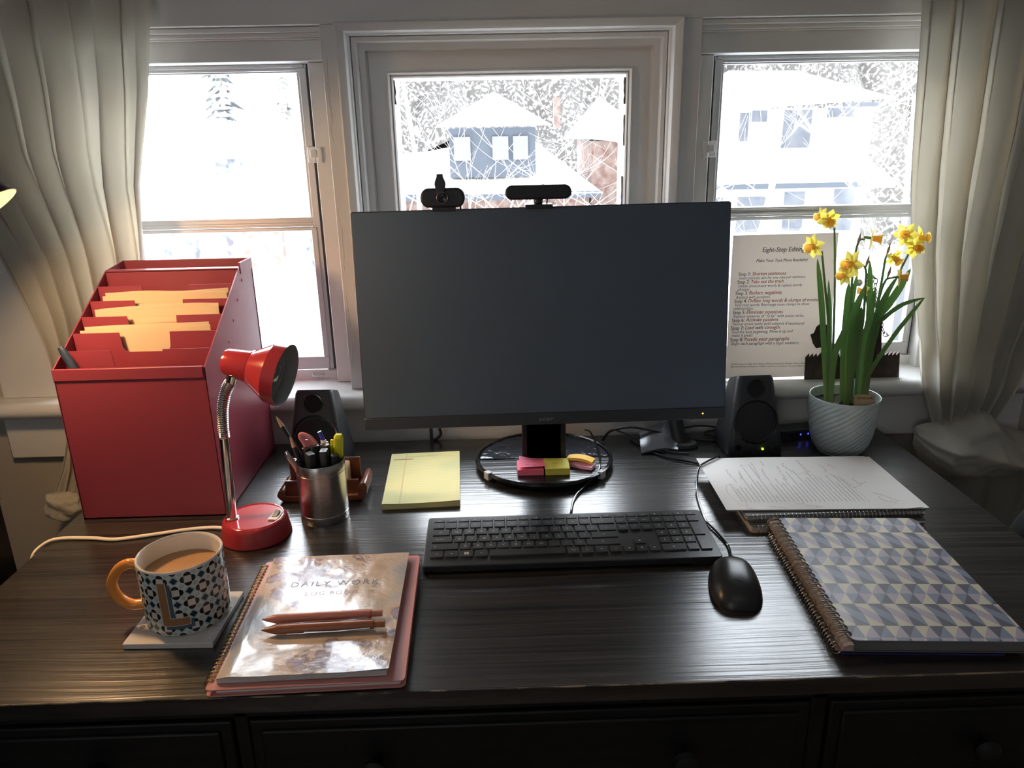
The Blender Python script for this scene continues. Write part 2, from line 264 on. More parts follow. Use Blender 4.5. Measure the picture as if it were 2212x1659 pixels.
# measured point lists (metres, relative to the desk top)
D={'leaf': [[[[0.595, 0.64, 0.1104], [0.5895, 0.6533, 0.2012], [0.5761, 0.6667, 0.3156], [0.5677, 0.68, 0.3817]], 0.0055], [[[0.6142, 0.66, 0.1053], [0.605, 0.66, 0.1747], [0.595, 0.66, 0.2702], [0.5844, 0.66, 0.3451]], 0.0042], [[[0.5964, 0.63, 0.1114], [0.5968, 0.6275, 0.2012], [0.6099, 0.625, 0.2551], [0.6234, 0.6225, 0.3008], [0.6328, 0.62, 0.3368]], 0.0068], [[[0.6426, 0.67, 0.0985], [0.6322, 0.67, 0.2074], [0.6286, 0.67, 0.3021], [0.6288, 0.67, 0.3388]], 0.005], [[[0.6587, 0.69, 0.0885], [0.6479, 0.6933, 0.2128], [0.6512, 0.6967, 0.296], [0.657, 0.7, 0.3495]], 0.0055], [[[0.6536, 0.66, 0.0992], [0.6429, 0.6583, 0.2103], [0.643, 0.6567, 0.2698], [0.6425, 0.655, 0.3048]], 0.0085], [[[0.6664, 0.65, 0.1024], [0.6595, 0.6467, 0.2012], [0.6632, 0.6433, 0.277], [0.6645, 0.64, 0.3327]], 0.007], [[[0.689, 0.68, 0.0911], [0.6861, 0.6833, 0.2023], [0.6787, 0.6867, 0.3184], [0.6725, 0.69, 0.3755]], 0.006], [[[0.6785, 0.655, 0.1003], [0.6727, 0.6533, 0.2228], [0.6857, 0.6517, 0.293], [0.7036, 0.65, 0.3463]], 0.007], [[[0.6827, 0.67, 0.0949], [0.6835, 0.6712, 0.2417], [0.7119, 0.6725, 0.2948], [0.7309, 0.6738, 0.3288], [0.7453, 0.675, 0.3609]], 0.008], [[[0.6795, 0.65, 0.102], [0.6759, 0.6425, 0.2467], [0.6865, 0.635, 0.276], [0.7128, 0.6275, 0.302], [0.7481, 0.62, 0.3157]], 0.0055], [[[0.6672, 0.64, 0.1059], [0.6707, 0.635, 0.1612], [0.7012, 0.63, 0.2329], [0.7298, 0.625, 0.2841], [0.7482, 0.62, 0.3166]], 0.0048], [[[0.639, 0.645, 0.1049], [0.6428, 0.6433, 0.2026], [0.6427, 0.6417, 0.2617], [0.6433, 0.64, 0.2966]], 0.008]], 'stem': [[[0.6122, 0.65, 0.1064], [0.6058, 0.6533, 0.2007], [0.5955, 0.6567, 0.3398], [0.5842, 0.66, 0.4424]], [[0.6055, 0.65, 0.1066], [0.5908, 0.65, 0.2494], [0.5731, 0.65, 0.3416], [0.5612, 0.65, 0.4017]], [[0.6551, 0.64, 0.1087], [0.6484, 0.6383, 0.2038], [0.6479, 0.6367, 0.2743], [0.6429, 0.635, 0.3382], [0.6403, 0.6333, 0.3629], [0.6327, 0.6317, 0.3765], [0.6228, 0.63, 0.3786]], [[0.6658, 0.69, 0.0908], [0.6488, 0.69, 0.2619], [0.6427, 0.69, 0.351], [0.6434, 0.69, 0.392], [0.6481, 0.69, 0.4132], [0.6577, 0.69, 0.4148]], [[0.7009, 0.68, 0.0934], [0.691, 0.678, 0.2636], [0.6939, 0.676, 0.3476], [0.6938, 0.674, 0.3796], [0.6968, 0.672, 0.387], [0.7052, 0.67, 0.3845]], [[0.6844, 0.66, 0.1008], [0.68, 0.66, 0.2446], [0.6864, 0.66, 0.3188], [0.6924, 0.66, 0.3414], [0.6986, 0.66, 0.3458], [0.7099, 0.66, 0.3466]], [[0.6972, 0.68, 0.0935], [0.7045, 0.68, 0.2747], [0.7264, 0.68, 0.3507], [0.7396, 0.68, 0.3867], [0.7445, 0.68, 0.4]], [[0.658, 0.66, 0.1016], [0.6467, 0.6583, 0.2459], [0.6496, 0.6567, 0.3089], [0.654, 0.655, 0.3217]]], 'flower': [[[0.5653, 0.645, 0.4583], 0.0164, (-0.15, -1, -0.45)], [[0.5634, 0.67, 0.4623], 0.0133, (-1, -0.25, -0.15)], [[0.5474, 0.655, 0.409], 0.0178, (-1, -0.55, -0.1)], [[0.6717, 0.69, 0.4171], 0.0183, (1, -0.5, -0.1)], [[0.613, 0.635, 0.3787], 0.0204, (-1, -0.4, -0.05)], [[0.6082, 0.65, 0.3542], 0.0149, (-0.9, -0.5, 0.1)], [[0.6526, 0.655, 0.324], 0.0125, (-0.9, 0.1, 0.05)], [[0.7243, 0.67, 0.425], 0.0176, (-0.7, -0.8, 0.2)], [[0.7568, 0.68, 0.4165], 0.0173, (0.6, -0.8, 0.15)], [[0.7391, 0.66, 0.4017], 0.0162, (0, -1, 0.05)], [[0.7088, 0.67, 0.3826], 0.0155, (0.25, -0.8, -0.5)], [[0.7177, 0.66, 0.3476], 0.015, (1, -0.3, 0.05)]], 'handout': {'BL': [0.4491, 0.8005, 0.1112], 'e': [1.0, 0.0005, 0.0028], 'up': [0.0308, 0.1612, 0.9864], 'w': 0.2215, 'h': 0.3012, 'lines': [['Eight-Step Editing', 0.06383, 0.26511, 0.1532, 0.26482, 'k', 'bi'], ['Make Your Text More Readable!', 0.05227, 0.24466, 0.1612, 0.24385, 'k', 'bi'], ['Step 1:', 0.01656, 0.21688, 0.04252, 0.217, 'k', 'b'], ['Shorten sentences', 0.04541, 0.21693, 0.1172, 0.21666, 'r', 'bi'], ['Insert periods: aim for one idea per sentence.', 0.01822, 0.20912, 0.15943, 0.20884, 'b', 'i'], ['Step 2:', 0.01498, 0.20027, 0.04097, 0.20039, 'k', 'b'], ['Take out the trash', 0.04427, 0.2005, 0.11305, 0.20051, 'r', 'bi'], ['Delete unnecessary words & replace wordy', 0.01663, 0.19249, 0.15312, 0.19191, 'b', 'i'], ['phrases.', 0.01578, 0.18517, 0.04264, 0.18527, 'b', 'i'], ['Step 3:', 0.01251, 0.17668, 0.03856, 0.1768, 'k', 'b'], ['Reduce negatives', 0.04145, 0.17693, 0.11062, 0.1765, 'r', 'bi'], ['Replace with positives.', 0.01459, 0.16865, 0.08666, 0.16855, 'b', 'i'], ['Step 4:', 0.01133, 0.15993, 0.03741, 0.16025, 'k', 'b'], ['Deflate long words & clumps of nouns', 0.0403, 0.16038, 0.18895, 0.15923, 'r', 'bi'], ['Find root words. Rearrange noun clumps to show', 0.01296, 0.1525, 0.17119, 0.15149, 'b', 'i'], ['relationships.', 0.00962, 0.1452, 0.05236, 0.14506, 'b', 'i'], ['Step 5:', 0.00905, 0.13616, 0.03541, 0.13626, 'k', 'b'], ['Eliminate equations', 0.03831, 0.13639, 0.11566, 0.13571, 'r', 'bi'], ['Replace instances of “to be” with action verbs.', 0.0109, 0.12869, 0.16119, 0.12704, 'b', 'i'], ['Step 6:', 0.00783, 0.1199, 0.03422, 0.12, 'k', 'b'], ['Activate passives', 0.03734, 0.12012, 0.10668, 0.11945, 'r', 'bi'], ['Favour active verbs (add subjects if necessary).', 0.00987, 0.11261, 0.16397, 0.11041, 'b', 'i'], ['Step 7:', 0.00683, 0.10317, 0.03388, 0.10345, 'k', 'b'], ['Lead with strength', 0.0368, 0.10337, 0.11063, 0.10277, 'r', 'bi'], ['Find the best beginning. Move it up and', 0.00909, 0.09564, 0.13914, 0.0943, 'b', 'i'], ['make it great!', 0.00886, 0.08817, 0.0535, 0.08796, 'b', 'i'], ['Step 8:', 0.00622, 0.07868, 0.03335, 0.07875, 'k', 'b'], ['Parade your paragraphs', 0.03647, 0.07887, 0.13266, 0.07804, 'r', 'bi'], ['Begin each paragraph with a topic sentence.', 0.00869, 0.07132, 0.15417, 0.06909, 'b', 'i'], ["©2018 Handout for Eight-Step Editing workshop presented by Elizabeth d'Anjou elizabeth@", 0.00944, 0.02881, 0.1797, 0.02643, 'k', 'n'], ['Eight-Step Editing workshops are available in person or via webinar. Visit www.eightstepediting', 0.00928, 0.02376, 0.18008, 0.02095, 'k', 'n']]}, 'scrib': [[[0.3728, 0.5228], [0.3731, 0.5041], [0.3739, 0.4903], [0.3769, 0.4655]], [[0.3945, 0.519], [0.3929, 0.4981], [0.3882, 0.4803]], [[0.4278, 0.5506], [0.4255, 0.5193], [0.4227, 0.4848]], [[0.4387, 0.5232], [0.4351, 0.4953], [0.435, 0.4728]], [[0.4482, 0.5567], [0.4459, 0.5323]], [[0.4685, 0.5308], [0.4671, 0.5024], [0.4651, 0.4708]], [[0.4825, 0.5444], [0.4834, 0.5249], [0.4881, 0.5057]], [[0.5158, 0.5571], [0.5145, 0.5276], [0.5179, 0.5014]], [[0.5467, 0.5327], [0.5506, 0.5228], [0.5486, 0.5016]], [[0.5634, 0.5365], [0.5672, 0.5241], [0.5719, 0.5166]], [[0.5824, 0.472], [0.5827, 0.4499], [0.5997, 0.4576]], [[0.5686, 0.4358], [0.576, 0.4396], [0.5883, 0.4496]], [[0.5882, 0.4178], [0.6047, 0.4024], [0.6179, 0.3817]], [[0.5921, 0.3992], [0.5968, 0.383], [0.6106, 0.3782]], [[0.3616, 0.3764], [0.3692, 0.3721], [0.3771, 0.3689]], [[0.4015, 0.3777], [0.4125, 0.3732], [0.4264, 0.3674]], [[0.4591, 0.378], [0.4699, 0.3735], [0.4866, 0.3705]]], 'brk': [[[0.4016, 0.5353], [0.4054, 0.5409], [0.4152, 0.5368], [0.4119, 0.5298]], [[0.3481, 0.4332], [0.3537, 0.4583], [0.3662, 0.4619], [0.3656, 0.4176], [0.3687, 0.3817], [0.3581, 0.3823], [0.3505, 0.4105], [0.3481, 0.4332]], [[0.4816, 0.4992], [0.5074, 0.4997], [0.5086, 0.4927]], [[0.4471, 0.448], [0.4521, 0.4563], [0.4624, 0.4534], [0.4614, 0.3837], [0.4466, 0.3826]], [[0.5115, 0.4903], [0.52, 0.492], [0.522, 0.4873]], [[0.5579, 0.4647], [0.5655, 0.4709], [0.5705, 0.3886], [0.5698, 0.3816], [0.5642, 0.3831]], [[0.5486, 0.4947], [0.5552, 0.4783], [0.5695, 0.4337]]], 'cl': [[-0.9761, 0.745, 0.4252], [-0.9799, 0.745, 0.3656], [-0.9593, 0.745, 0.2891], [-0.9445, 0.745, 0.2264], [-0.9372, 0.745, 0.1107], [-0.9388, 0.745, 0.0334], [-0.959, 0.745, -0.0287], [-0.9947, 0.745, -0.1083], [-0.9934, 0.745, -0.1303], [-0.9748, 0.745, -0.1453], [-0.9491, 0.745, -0.1395], [-0.9295, 0.745, -0.1247]], 'cr_l': [[0.7332, 0.745, 0.8286], [0.7419, 0.745, 0.7139], [0.7616, 0.745, 0.5085], [0.781, 0.745, 0.3757], [0.8007, 0.745, 0.2921], [0.8303, 0.745, 0.1758], [0.8438, 0.745, 0.1055], [0.8837, 0.745, -0.0013]], 'cr_r': [[1.0491, 0.745, 0.1532], [1.0381, 0.745, 0.1093], [1.0107, 0.745, 0.0339]], 'bundle': [[0.8386, 0.7, 0.0148], [0.897, 0.7, 0.0234], [0.9599, 0.7, 0.049], [0.9853, 0.7, 0.0412], [0.9997, 0.7, 0.005], [1.0422, 0.7, -0.0046], [1.0597, 0.7, -0.0595], [1.0351, 0.7, -0.096], [0.9624, 0.7, -0.1045], [0.897, 0.7, -0.0971], [0.8557, 0.7, -0.0533]], 'tail': [[0.9168, 0.7, -0.0977], [1.068, 0.7, -0.1024], [1.0422, 0.7, -0.134], [1.005, 0.7, -0.1767]]}
# ------------------------------------------------------------------ the room
WY = 0.82
RX0, RX1, RY0, RZ0, RZ1 = -2.1, 2.3, -2.9, -UP, 1.75
OPL = (-0.94, -0.351); OPC = (-0.319, 0.321); OPR = (0.36, 0.93); OZ0, OZ1 = 0.107, 0.815
def wall_with_openings():
    b = MB(); y0, y1 = WY, 0.99
    xs = [RX0 - .1, OPL[0], OPL[1], OPC[0], OPC[1], OPR[0], OPR[1], RX1 + .1]
    b.box(xs[0], xs[-1], y0, y1, RZ0 - .1, OZ0 - 0.03); b.box(xs[0], xs[-1], y0, y1, OZ1, RZ1 + .1)
    for i in (0, 2, 4, 6): b.box(xs[i], xs[i + 1], y0, y1, OZ0 - 0.03, OZ1)
    return b
struct('wall_front', wall_with_openings(), WALLP, smooth=0)
b = MB(); b.box(RX0 - .1, RX0, RY0, WY, RZ0, RZ1); struct('wall_left', b, ROOMP, smooth=0)
b = MB(); b.box(RX1, RX1 + .1, RY0, WY, RZ0, RZ1); struct('wall_right', b, ROOMP, smooth=0)
BW = (-1.55, -.65, .45, 1.25)      # unseen window added behind the camera to let in fill light
b = MB(); b.box(RX0 - .1, BW[0], RY0 - .1, RY0, RZ0, RZ1); b.box(BW[1], RX1 + .1, RY0 - .1, RY0, RZ0, RZ1); b.box(BW[0], BW[1], RY0 - .1, RY0, RZ0, BW[2]); b.box(BW[0], BW[1], RY0 - .1, RY0, BW[3], RZ1); struct('wall_back', b, ROOMP, smooth=0)
b = MB(); xm = (BW[0] + BW[1]) / 2; zm = (BW[2] + BW[3]) / 2
for x0, x1, z0, z1 in ((BW[0], BW[0] + .05, BW[2], BW[3]), (BW[1] - .05, BW[1], BW[2], BW[3]), (BW[0], BW[1], BW[2], BW[2] + .05), (BW[0], BW[1], BW[3] - .05, BW[3]), (xm - .02, xm + .02, BW[2], BW[3]), (BW[0], BW[1], zm - .02, zm + .02)): b.box(x0, x1, RY0 - .07, RY0 - .03, z0, z1)
w4 = struct('window_4', b, PAINT)
b = MB(); b.box(BW[0] + .04, BW[1] - .04, RY0 - .052, RY0 - .049, BW[2] + .04, BW[3] - .04); struct('pane', b, GLASS, w4)
b = MB(); b.box(RX0 - .1, RX1 + .1, RY0 - .1, WY, RZ0 - .1, RZ0); struct('floor', b, FLOORM, smooth=0)
b = MB(); b.box(RX0 - .1, RX1 + .1, RY0 - .1, WY, RZ1, RZ1 + .1); struct('ceiling', b, CEILP, smooth=0)
b = MB(); b.box(RX0, RX1, WY - .015, WY, RZ0, RZ0 + .12); struct('baseboard_front', b, PAINT, bevel=.004)
# painted casing boards over the wall, around the three windows (front face at y 0.80)
CY = 0.806
b = MB()
b.box(-1.085, OPL[0], CY, WY, OZ0, OZ1 + .001); b.box(OPL[1], OPC[0], CY, WY, OZ0, OZ1); b.box(OPC[1], OPR[0], CY, WY, OZ0, OZ1); b.box(OPR[1], 1.075, CY, WY, OZ0, OZ1)
b.box(-1.10, 1.09, CY - .001, WY, OZ1, OZ1 + .16); b.box(-1.12, 1.11, CY - .02, WY, OZ1 + .16, OZ1 + .19)
struct('trim_1', b, PAINT, bevel=.0015)
# stool with rounded nosing, apron under it
def nosing():
    p = [(0.90, 0.107), (0.775, 0.107)]
    for k in range(9):
        a = math.radians(90 + 22.5 * k); p.append((0.772 + 0.016 * math.cos(a), 0.0905 + 0.0165 * math.sin(a)))
    p += [(0.79, 0.074), (0.79, 0.068), (0.795, 0.062), (0.80, 0.06), (0.90, 0.06)]
    return p
b = MB(); b.prism([(y, z) for y, z in nosing()], -1.25, 1.25, 'x'); struct('trim_2', b, PAINT, smooth=30)
b = MB(); b.box(-1.095, 1.11, 0.803, WY, -0.030, 0.066); struct('trim_3', b, PAINT, bevel=.003)

def sweep_rect(b, x0, x1, z0, z1, prof, m=None):
    n = len(prof); vs = []
    for cx, cz, sx, sz in ((x0, z0, 1, 1), (x1, z0, -1, 1), (x1, z1, -1, -1), (x0, z1, 1, -1)):
        for ins, y in prof: vs.append((cx + sx * ins, y, cz + sz * ins))
    fs = []
    for k in range(4):
        j = (k + 1) % 4
        for i in range(n - 1): fs.append((k * n + i, k * n + i + 1, j * n + i + 1, j * n + i))
    b.add(vs, fs, m)
# centre window: stepped moulding, flat wooden sash, glass
wc = MB()
sweep_rect(wc, OPC[0], OPC[1], OZ0, OZ1, [(-.004, .82), (-.004, .800), (-.001, .797), (.006, .800), (.012, .804), (.013, .826), (.016, .828), (.017, .842), (.019, .838), (.026, .840), (.028, .858), (.040, .860), (.042, .878), (.0765, .878), (.0770, .871), (.080, .868), (.083, .871), (.0845, .876), (.087, .874), (.0895, .877), (.090, .890), (.090, .96)])
w1 = struct('window_1', wc, PAINT, smooth=25, label='fixed middle window behind the monitor with a wide flat wooden sash')
b = MB(); b.box(OPC[0] + .085, OPC[1] - .085, .886, .889, OZ0 + .085, OZ1 - .085); struct('pane', b, GLASS, w1)
PUTTYP = mat('flaking_putty', (0.20, 0.17, 0.12), 0.9, bump=(200, 0.6, 0.003), vary=('#1d2b2c', 40))  # mottled brown putty for the slivers along the glass edge
b = MB()
for (x, z, h, wd) in ((-.2285, .70, .045, .005), (.2305, .695, .05, .008), (.230, .62, .06, .004), (.2295, .50, .06, .005), (.229, .41, .06, .006)):
    pts = []
    for k in range(7): pts.append((x - wd * .5 * (1 if x > 0 else -1) * (0.3 + .7 * abs(noise(k * 1.3, x * 9, z * 5)) * 2), z - h / 2 + h * k / 6))
    pts += [(x + (.001 if x > 0 else -.001), z + h / 2), (x + (.001 if x > 0 else -.001), z - h / 2)]
    b.prism(pts, .880, .8855, 'y')
struct('putty', b, PUTTYP, w1, smooth=0)

def side_window(n, sgn, x_in, x_out, lab):
    """x_in edge beside the middle window, x_out far edge (behind the curtain); sgn -1 left, +1 right"""
    X = lambda d: x_in + sgn * d
    def bx(b, d0, d1, y0, y1, z0, z1, m=None): xa, xb = sorted((X(d0), X(d1))); b.box(xa, xb, y0, y1, z0, z1, m)
    W = abs(x_out - x_in)
    b = MB()
    # top moulding, header board, side jambs, bottom strip
    for k, (z0, z1, y) in enumerate(((.805, .815, .822), (.797, .806, .829), (.794, .798, .836))): bx(b, 0, W, y, .90, z0, z1)
    bx(b, 0, W, .842, .96, .757, .795)
    bx(b, 0, .040, .86, .96, OZ0, .757); bx(b, W - .04, W, .86, .96, OZ0, .757)
    bx(b, 0, W, .885, .97, OZ0 - .002, .128)
    win = struct('window_%d' % n, b, PAINT, bevel=.002, label=lab)
    # dark track, fixed aluminium frame and upper sash
    b = MB(); bx(b, .0405, .0515, .8955, .955, .1285, .7565); bx(b, W - .0515, W - .0405, .8955, .955, .1285, .7565); struct('track', b, DARKGAP, win)
    b = MB(); gi, go = .070, W - .06
    bx(b, .052, gi - .004, .892, .915, .128, .7495); bx(b, go + .004, W - .044, .892, .915, .128, .7495)
    bx(b, .056, W - .05, .892, .93, .750, .757); bx(b, .06, W - .05, .897, .93, .7445, .7505)
    struct('frame', b, ALU, win, bevel=.0012)
    zb, zt = .4405, .460
    b = MB(); bx(b, gi - .004, gi + .004, .906, .922, zt - .01, .7415); bx(b, go - .004, go + .004, .906, .922, zt - .01, .7415)
    bx(b, gi - .002, go + .002, .906, .922, .742, .746); bx(b, .06, go + .006, .898, .922, zb, zt); bx(b, .06, go + .006, .894, .90, zt - .004, zt); bx(b, .06, go + .006, .8955, .90, zb + .004, zb + .009)
    up_ = obj('upper_sash', b, ALU, win, bevel=.001)
    b = MB(); bx(b, gi, go, .913, .916, zt, .745); obj('pane', b, GLASS, up_)
    b = MB(); bx(b, gi - .010, gi + .001, .888, .904, .1585, zb - .0005); bx(b, go - .001, go + .010, .888, .904, .1585, zb - .0005)
    bx(b, gi - .010, go + .010, .888, .904, .130, .158); bx(b, gi - .01, go + .01, .896, .906, zb - .008, zb - .001)
    lo = obj('lower_sash', b, ALU, win, bevel=.0012)
    b = MB(); bx(b, gi, go, .8965, .8985, .155, zb); obj('pane', b, GLASS, lo)
    # latch on the stile, pull handle at the bottom rail
    b = MB(); zc = .585 if sgn < 0 else .580
    bx(b, .046, .062, .884, .893, zc - .016, zc + .016); bx(b, .036, .05, .852, .893, zc - .006, zc + .010); bx(b, .026, .036, .852, .861, zc - .016, zc + .014)
    obj('latch', b, PAINT, win, bevel=.002)
    b = MB(); hx = X(.085)
    b.tube([(hx - .014, .888, .125), (hx - .012, .876, .118), (hx + .012, .876, .118), (hx + .016, .888, .125)], .0018, 8); obj('handle', b, CHROME, win)
    return win
side_window(2, -1, OPL[1], OPL[0], 'left double-hung window with aluminium sashes beside the red file box')
side_window(3, 1, OPR[0], OPR[1], 'right double-hung window with aluminium sashes behind the daffodils')
# cracked paint chips on the stool and the mullion (painted slivers standing off the surface)
random.seed(3)
b = MB()
def chip(x, z, L, a, wd=.0016):
    p = [(x + math.cos(a) * L * (t - .5) + .0012 * noise(t * 5, x * 30), z + math.sin(a) * L * (t - .5) + .0016 * noise(t * 6, z * 30)) for t in (0, .25, .5, .75, 1)]
    b.tube([(q[0], CY - .0002, q[1]) for q in p], [wd * .2, wd, wd * .7, wd, wd * .2], 5, flat=.5, nrm=(0, 1, 0))
for k in range(16): chip(-.345 + random.uniform(-.001, .003), random.uniform(.14, .74), random.uniform(.02, .06), PI / 2 + random.uniform(-.12, .12), .0011)
for k in range(5): chip(random.uniform(-.33, -.325), random.uniform(.3, .7), .02, PI / 2, .0008)
struct('trim_4', b, PAINT)

# ------------------------------------------------------------------ outside
SNOW = mat('snow', (0.88, 0.90, 0.92), 0.8, bump=(3, 0.4, 0.05))
HILL = mat('wooded_hill', (0.080, 0.073, 0.067), 0.95, vary=((0.26, 0.24, 0.23), 8.0, 0.50, 0.58))
BARK = mat('pale_bark', (0.40, 0.37, 0.34), 0.9, vary=((0.8, 0.8, 0.8), 3, .45, .6))
BRICK = mat('red_brick', (0.115, 0.060, 0.045), 0.9, bump=(6, .3, .02), vary=((0.20, 0.15, 0.13), 7))
BRICKL = mat('washed_out_brick', (0.21, 0.145, 0.12), 0.9, bump=(6, .3, .02), vary=((0.30, 0.27, 0.26), 6))  # brick lightened in colour to stand in for overexposure
DKWINL = mat('washed_out_opening', (0.085, 0.092, 0.105), 0.6, vary=((0.30, 0.30, 0.30), 7))  # window tone lightened the same way, overexposure put into the colour
SIDING = mat('white_siding', (0.70, 0.70, 0.70), 0.8, bump=(4, .2, .01))
DKWIN = mat('far_window_glass', (0.060, 0.070, 0.092), 0.5, vary=((0.11, 0.115, 0.13), 5))
EAVE = mat('blue_grey_fascia', (0.062, 0.072, 0.09), 0.8, bump=(4, .2, .01))
CONI = mat('conifer_green', (0.06, 0.066, 0.066), 0.95, vary=((0.75, 0.77, 0.8), 2.5, .45, .6))
b = MB(); b.grid(lambda a, c: V((lerp(-40, 45, a), lerp(1.2, 45, c), -3.6 + 0.3 * noise(a * 9, c * 9) + max(0, c - .45) * 6)), 40, 24)
struct('snowy_ground', b, SNOW)
b = MB(); b.grid(lambda a, c: V((lerp(-4.8, 34, a), 24 + 9 * c + 1.2 * noise(a * 40, c * 6, 3), lerp(-3.5, 9.5, c ** .8) + 1.0 * noise(a * 50, c * 9))), 90, 26)
struct('hillside', b, HILL)

def window_on(parent, x0, x1, y, z0, z1, frame=.05, pane=None):
    b = MB(); b.box(x0 - frame, x1 + frame, y - .05, y + .01, z0 - frame, z1 + frame); wf = obj('window', b, SIDING, parent)
    b = MB(); b.box(x0, x1, y - .06, y - .045, z0, z1); obj('pane', b, pane or DKWIN, wf)
# middle house: brick walls, snowed hip roof and a dormer with dark windows
h = thing('brick_house', 'snow-roofed brick house with a dormer seen through the middle window', 'house', (0, 12.2, -3.6))
b = MB(); b.box(-1.75, 1.55, 12.2, 15.6, -3.6, -.35); obj('wall', b, BRICK, h)
b = MB(); b.add([(-2.9, 11.9, -.19), (1.75, 11.9, -.26), (1.45, 14, .02), (.55, 14, .72), (-.5, 14, .76), (-1.3, 14, .42), (-2.9, 14, .34), (-2.9, 16, -.2), (1.75, 16, -.2)], [(0, 1, 2, 3, 4, 5, 6), (6, 5, 4, 3, 2, 8, 7), (1, 8, 2), (0, 6, 7), (0, 7, 8, 1)]); obj('roof', b, SNOW, h, smooth=0)
b = MB(); b.box(-1.72, 1.72, 11.96, 12.02, -.33, -.22); obj('fascia', b, EAVE, h)
b = MB(); b.box(-.78, .68, 12.6, 14.2, .0, .80); d = obj('dormer', b, EAVE, h)
b = MB(); b.add([(-1.0, 12.35, .82), (.95, 12.35, .82), (.95, 14.6, .9), (-1.0, 14.6, .9), (-.0, 13.2, 1.40)], [(0, 1, 4), (1, 2, 4), (2, 3, 4), (3, 0, 4), (3, 2, 1, 0)]); obj('dormer_roof', b, SNOW, d, smooth=0)
for x0, x1 in ((-.7, -.42), (-.05, .22), (.3, .55)):
    b = MB(); b.box(x0, x1, 12.56, 12.60, .28, .66); obj('dormer_window', b, mat('lit_look_pane', (.16, .17, .19), .4), d)  # lit look comes from the pale base colour alone
for x0, x1, z0, z1 in ((-1.15, -.35, -1.3, -.55), (.55, .95, -1.3, -.5)): window_on(h, x0, x1, 12.2, z0, z1)
h = thing('narrow_brick_house', 'orange brick house behind the bare tree, right part of middle window', 'house', (2.2, 13.5, -3.6))
b = MB(); b.box(1.75, 2.35, 13.5, 16, -3.6, .55); obj('wall', b, BRICK, h)
b = MB(); b.add([(1.45, 13.2, .62), (3.1, 13.2, .42), (3.1, 16, .42), (1.45, 16, .62), (2.0, 14.5, 1.35)], [(0, 1, 4), (1, 2, 4), (2, 3, 4), (3, 0, 4), (3, 2, 1, 0)]); obj('roof', b, SNOW, h, smooth=0)
b = MB(); b.box(2.4, 3.0, 13.4, 16, -3.6, .42); obj('snowy_bay', b, SIDING, h)
b = MB(); b.box(1.15, 1.27, 14.6, 14.8, .8, 1.35); obj('chimney', b, BRICK, h)
# right house
h = thing('white_house', 'white two-storey house with hip roof seen through the right window', 'house', (5.2, 12.4, -3.6))
b = MB(); b.box(3.9, 6.3, 12.4, 16, -3.6, 1.0); obj('wall', b, SIDING, h)
b = MB(); b.add([(3.2, 12.0, .95), (6.45, 12.0, 1.12), (6.6, 16.4, 1.2), (3.2, 16.4, 1.0), (4.3, 14, 1.72), (5.55, 14, 1.70)], [(0, 1, 5, 4), (1, 2, 5), (2, 3, 4, 5), (3, 0, 4), (3, 2, 1, 0)]); obj('roof', b, SNOW, h, smooth=0)
b = MB(); b.box(5.6, 6.3, 11.97, 12.02, 1.0, 1.06); obj('fascia', b, EAVE, h)
b = MB(); b.slab(lambda a, c: (lerp(3.3, 6.2, a), lerp(11.2, 12.4, c), lerp(-.12, .25, c)), 1, 1, (0, 0, -.1)); obj('porch_roof', b, SNOW, h, smooth=0)
b = MB(); b.box(3.4, 5.7, 11.15, 11.19, -.2, -.12); obj('porch_fascia', b, EAVE, h)
for x0, x1, z0, z1 in ((4.72, 5.25, .38, .98), (4.25, 4.5, .8, .98), (5.5, 5.95, .85, 1.0), (4.05, 4.2, .5, .95)): window_on(h, x0, x1, 12.4, z0, z1, .03)
for x0, x1, z0, z1 in ((4.9, 5.25, -1.0, -.33), (5.75, 6.1, -1.0, -.28), (4.1, 4.6, -1.0, -.4), (3.65, 3.85, -1.0, -.4)): window_on(h, x0, x1, 12.38, z0, z1, .03)
# left house with porch
h = thing('porch_house', 'white house with a brick porch seen through the left window', 'house', (-4.2, 12.4, -3.6))
b = MB(); b.box(-6.9, -3.05, 12.4, 16, -3.6, .52); obj('wall', b, SIDING, h)
b = MB(); b.slab(lambda a, c: (lerp(-7.2, -2.96, a), lerp(12.0, 14.4, c), lerp(.50, 1.02, c)), 1, 1, (0, 0, -.1)); obj('roof', b, SNOW, h, smooth=0)
window_on(h, -4.64, -4.2, 12.4, .15, .42, .02, DKWINL)
b = MB(); b.slab(lambda a, c: (lerp(-6.4, -3.0, a), lerp(11.2, 12.4, c), lerp(-.55, -.1, c)), 1, 1, (0, 0, -.1)); obj('porch_roof', b, SNOW, h, smooth=0)
b = MB(); b.box(-4.3, -3.65, 12.2, 12.38, -1.45, -.78); obj('brick_panel', b, BRICKL, h)
for x0, x1 in ((-5.75, -5.45), (-5.3, -4.98), (-4.8, -4.48), (-3.3, -3.15)): window_on(h, x0, x1, 12.3, -1.4, -.8, .02, DKWINL)

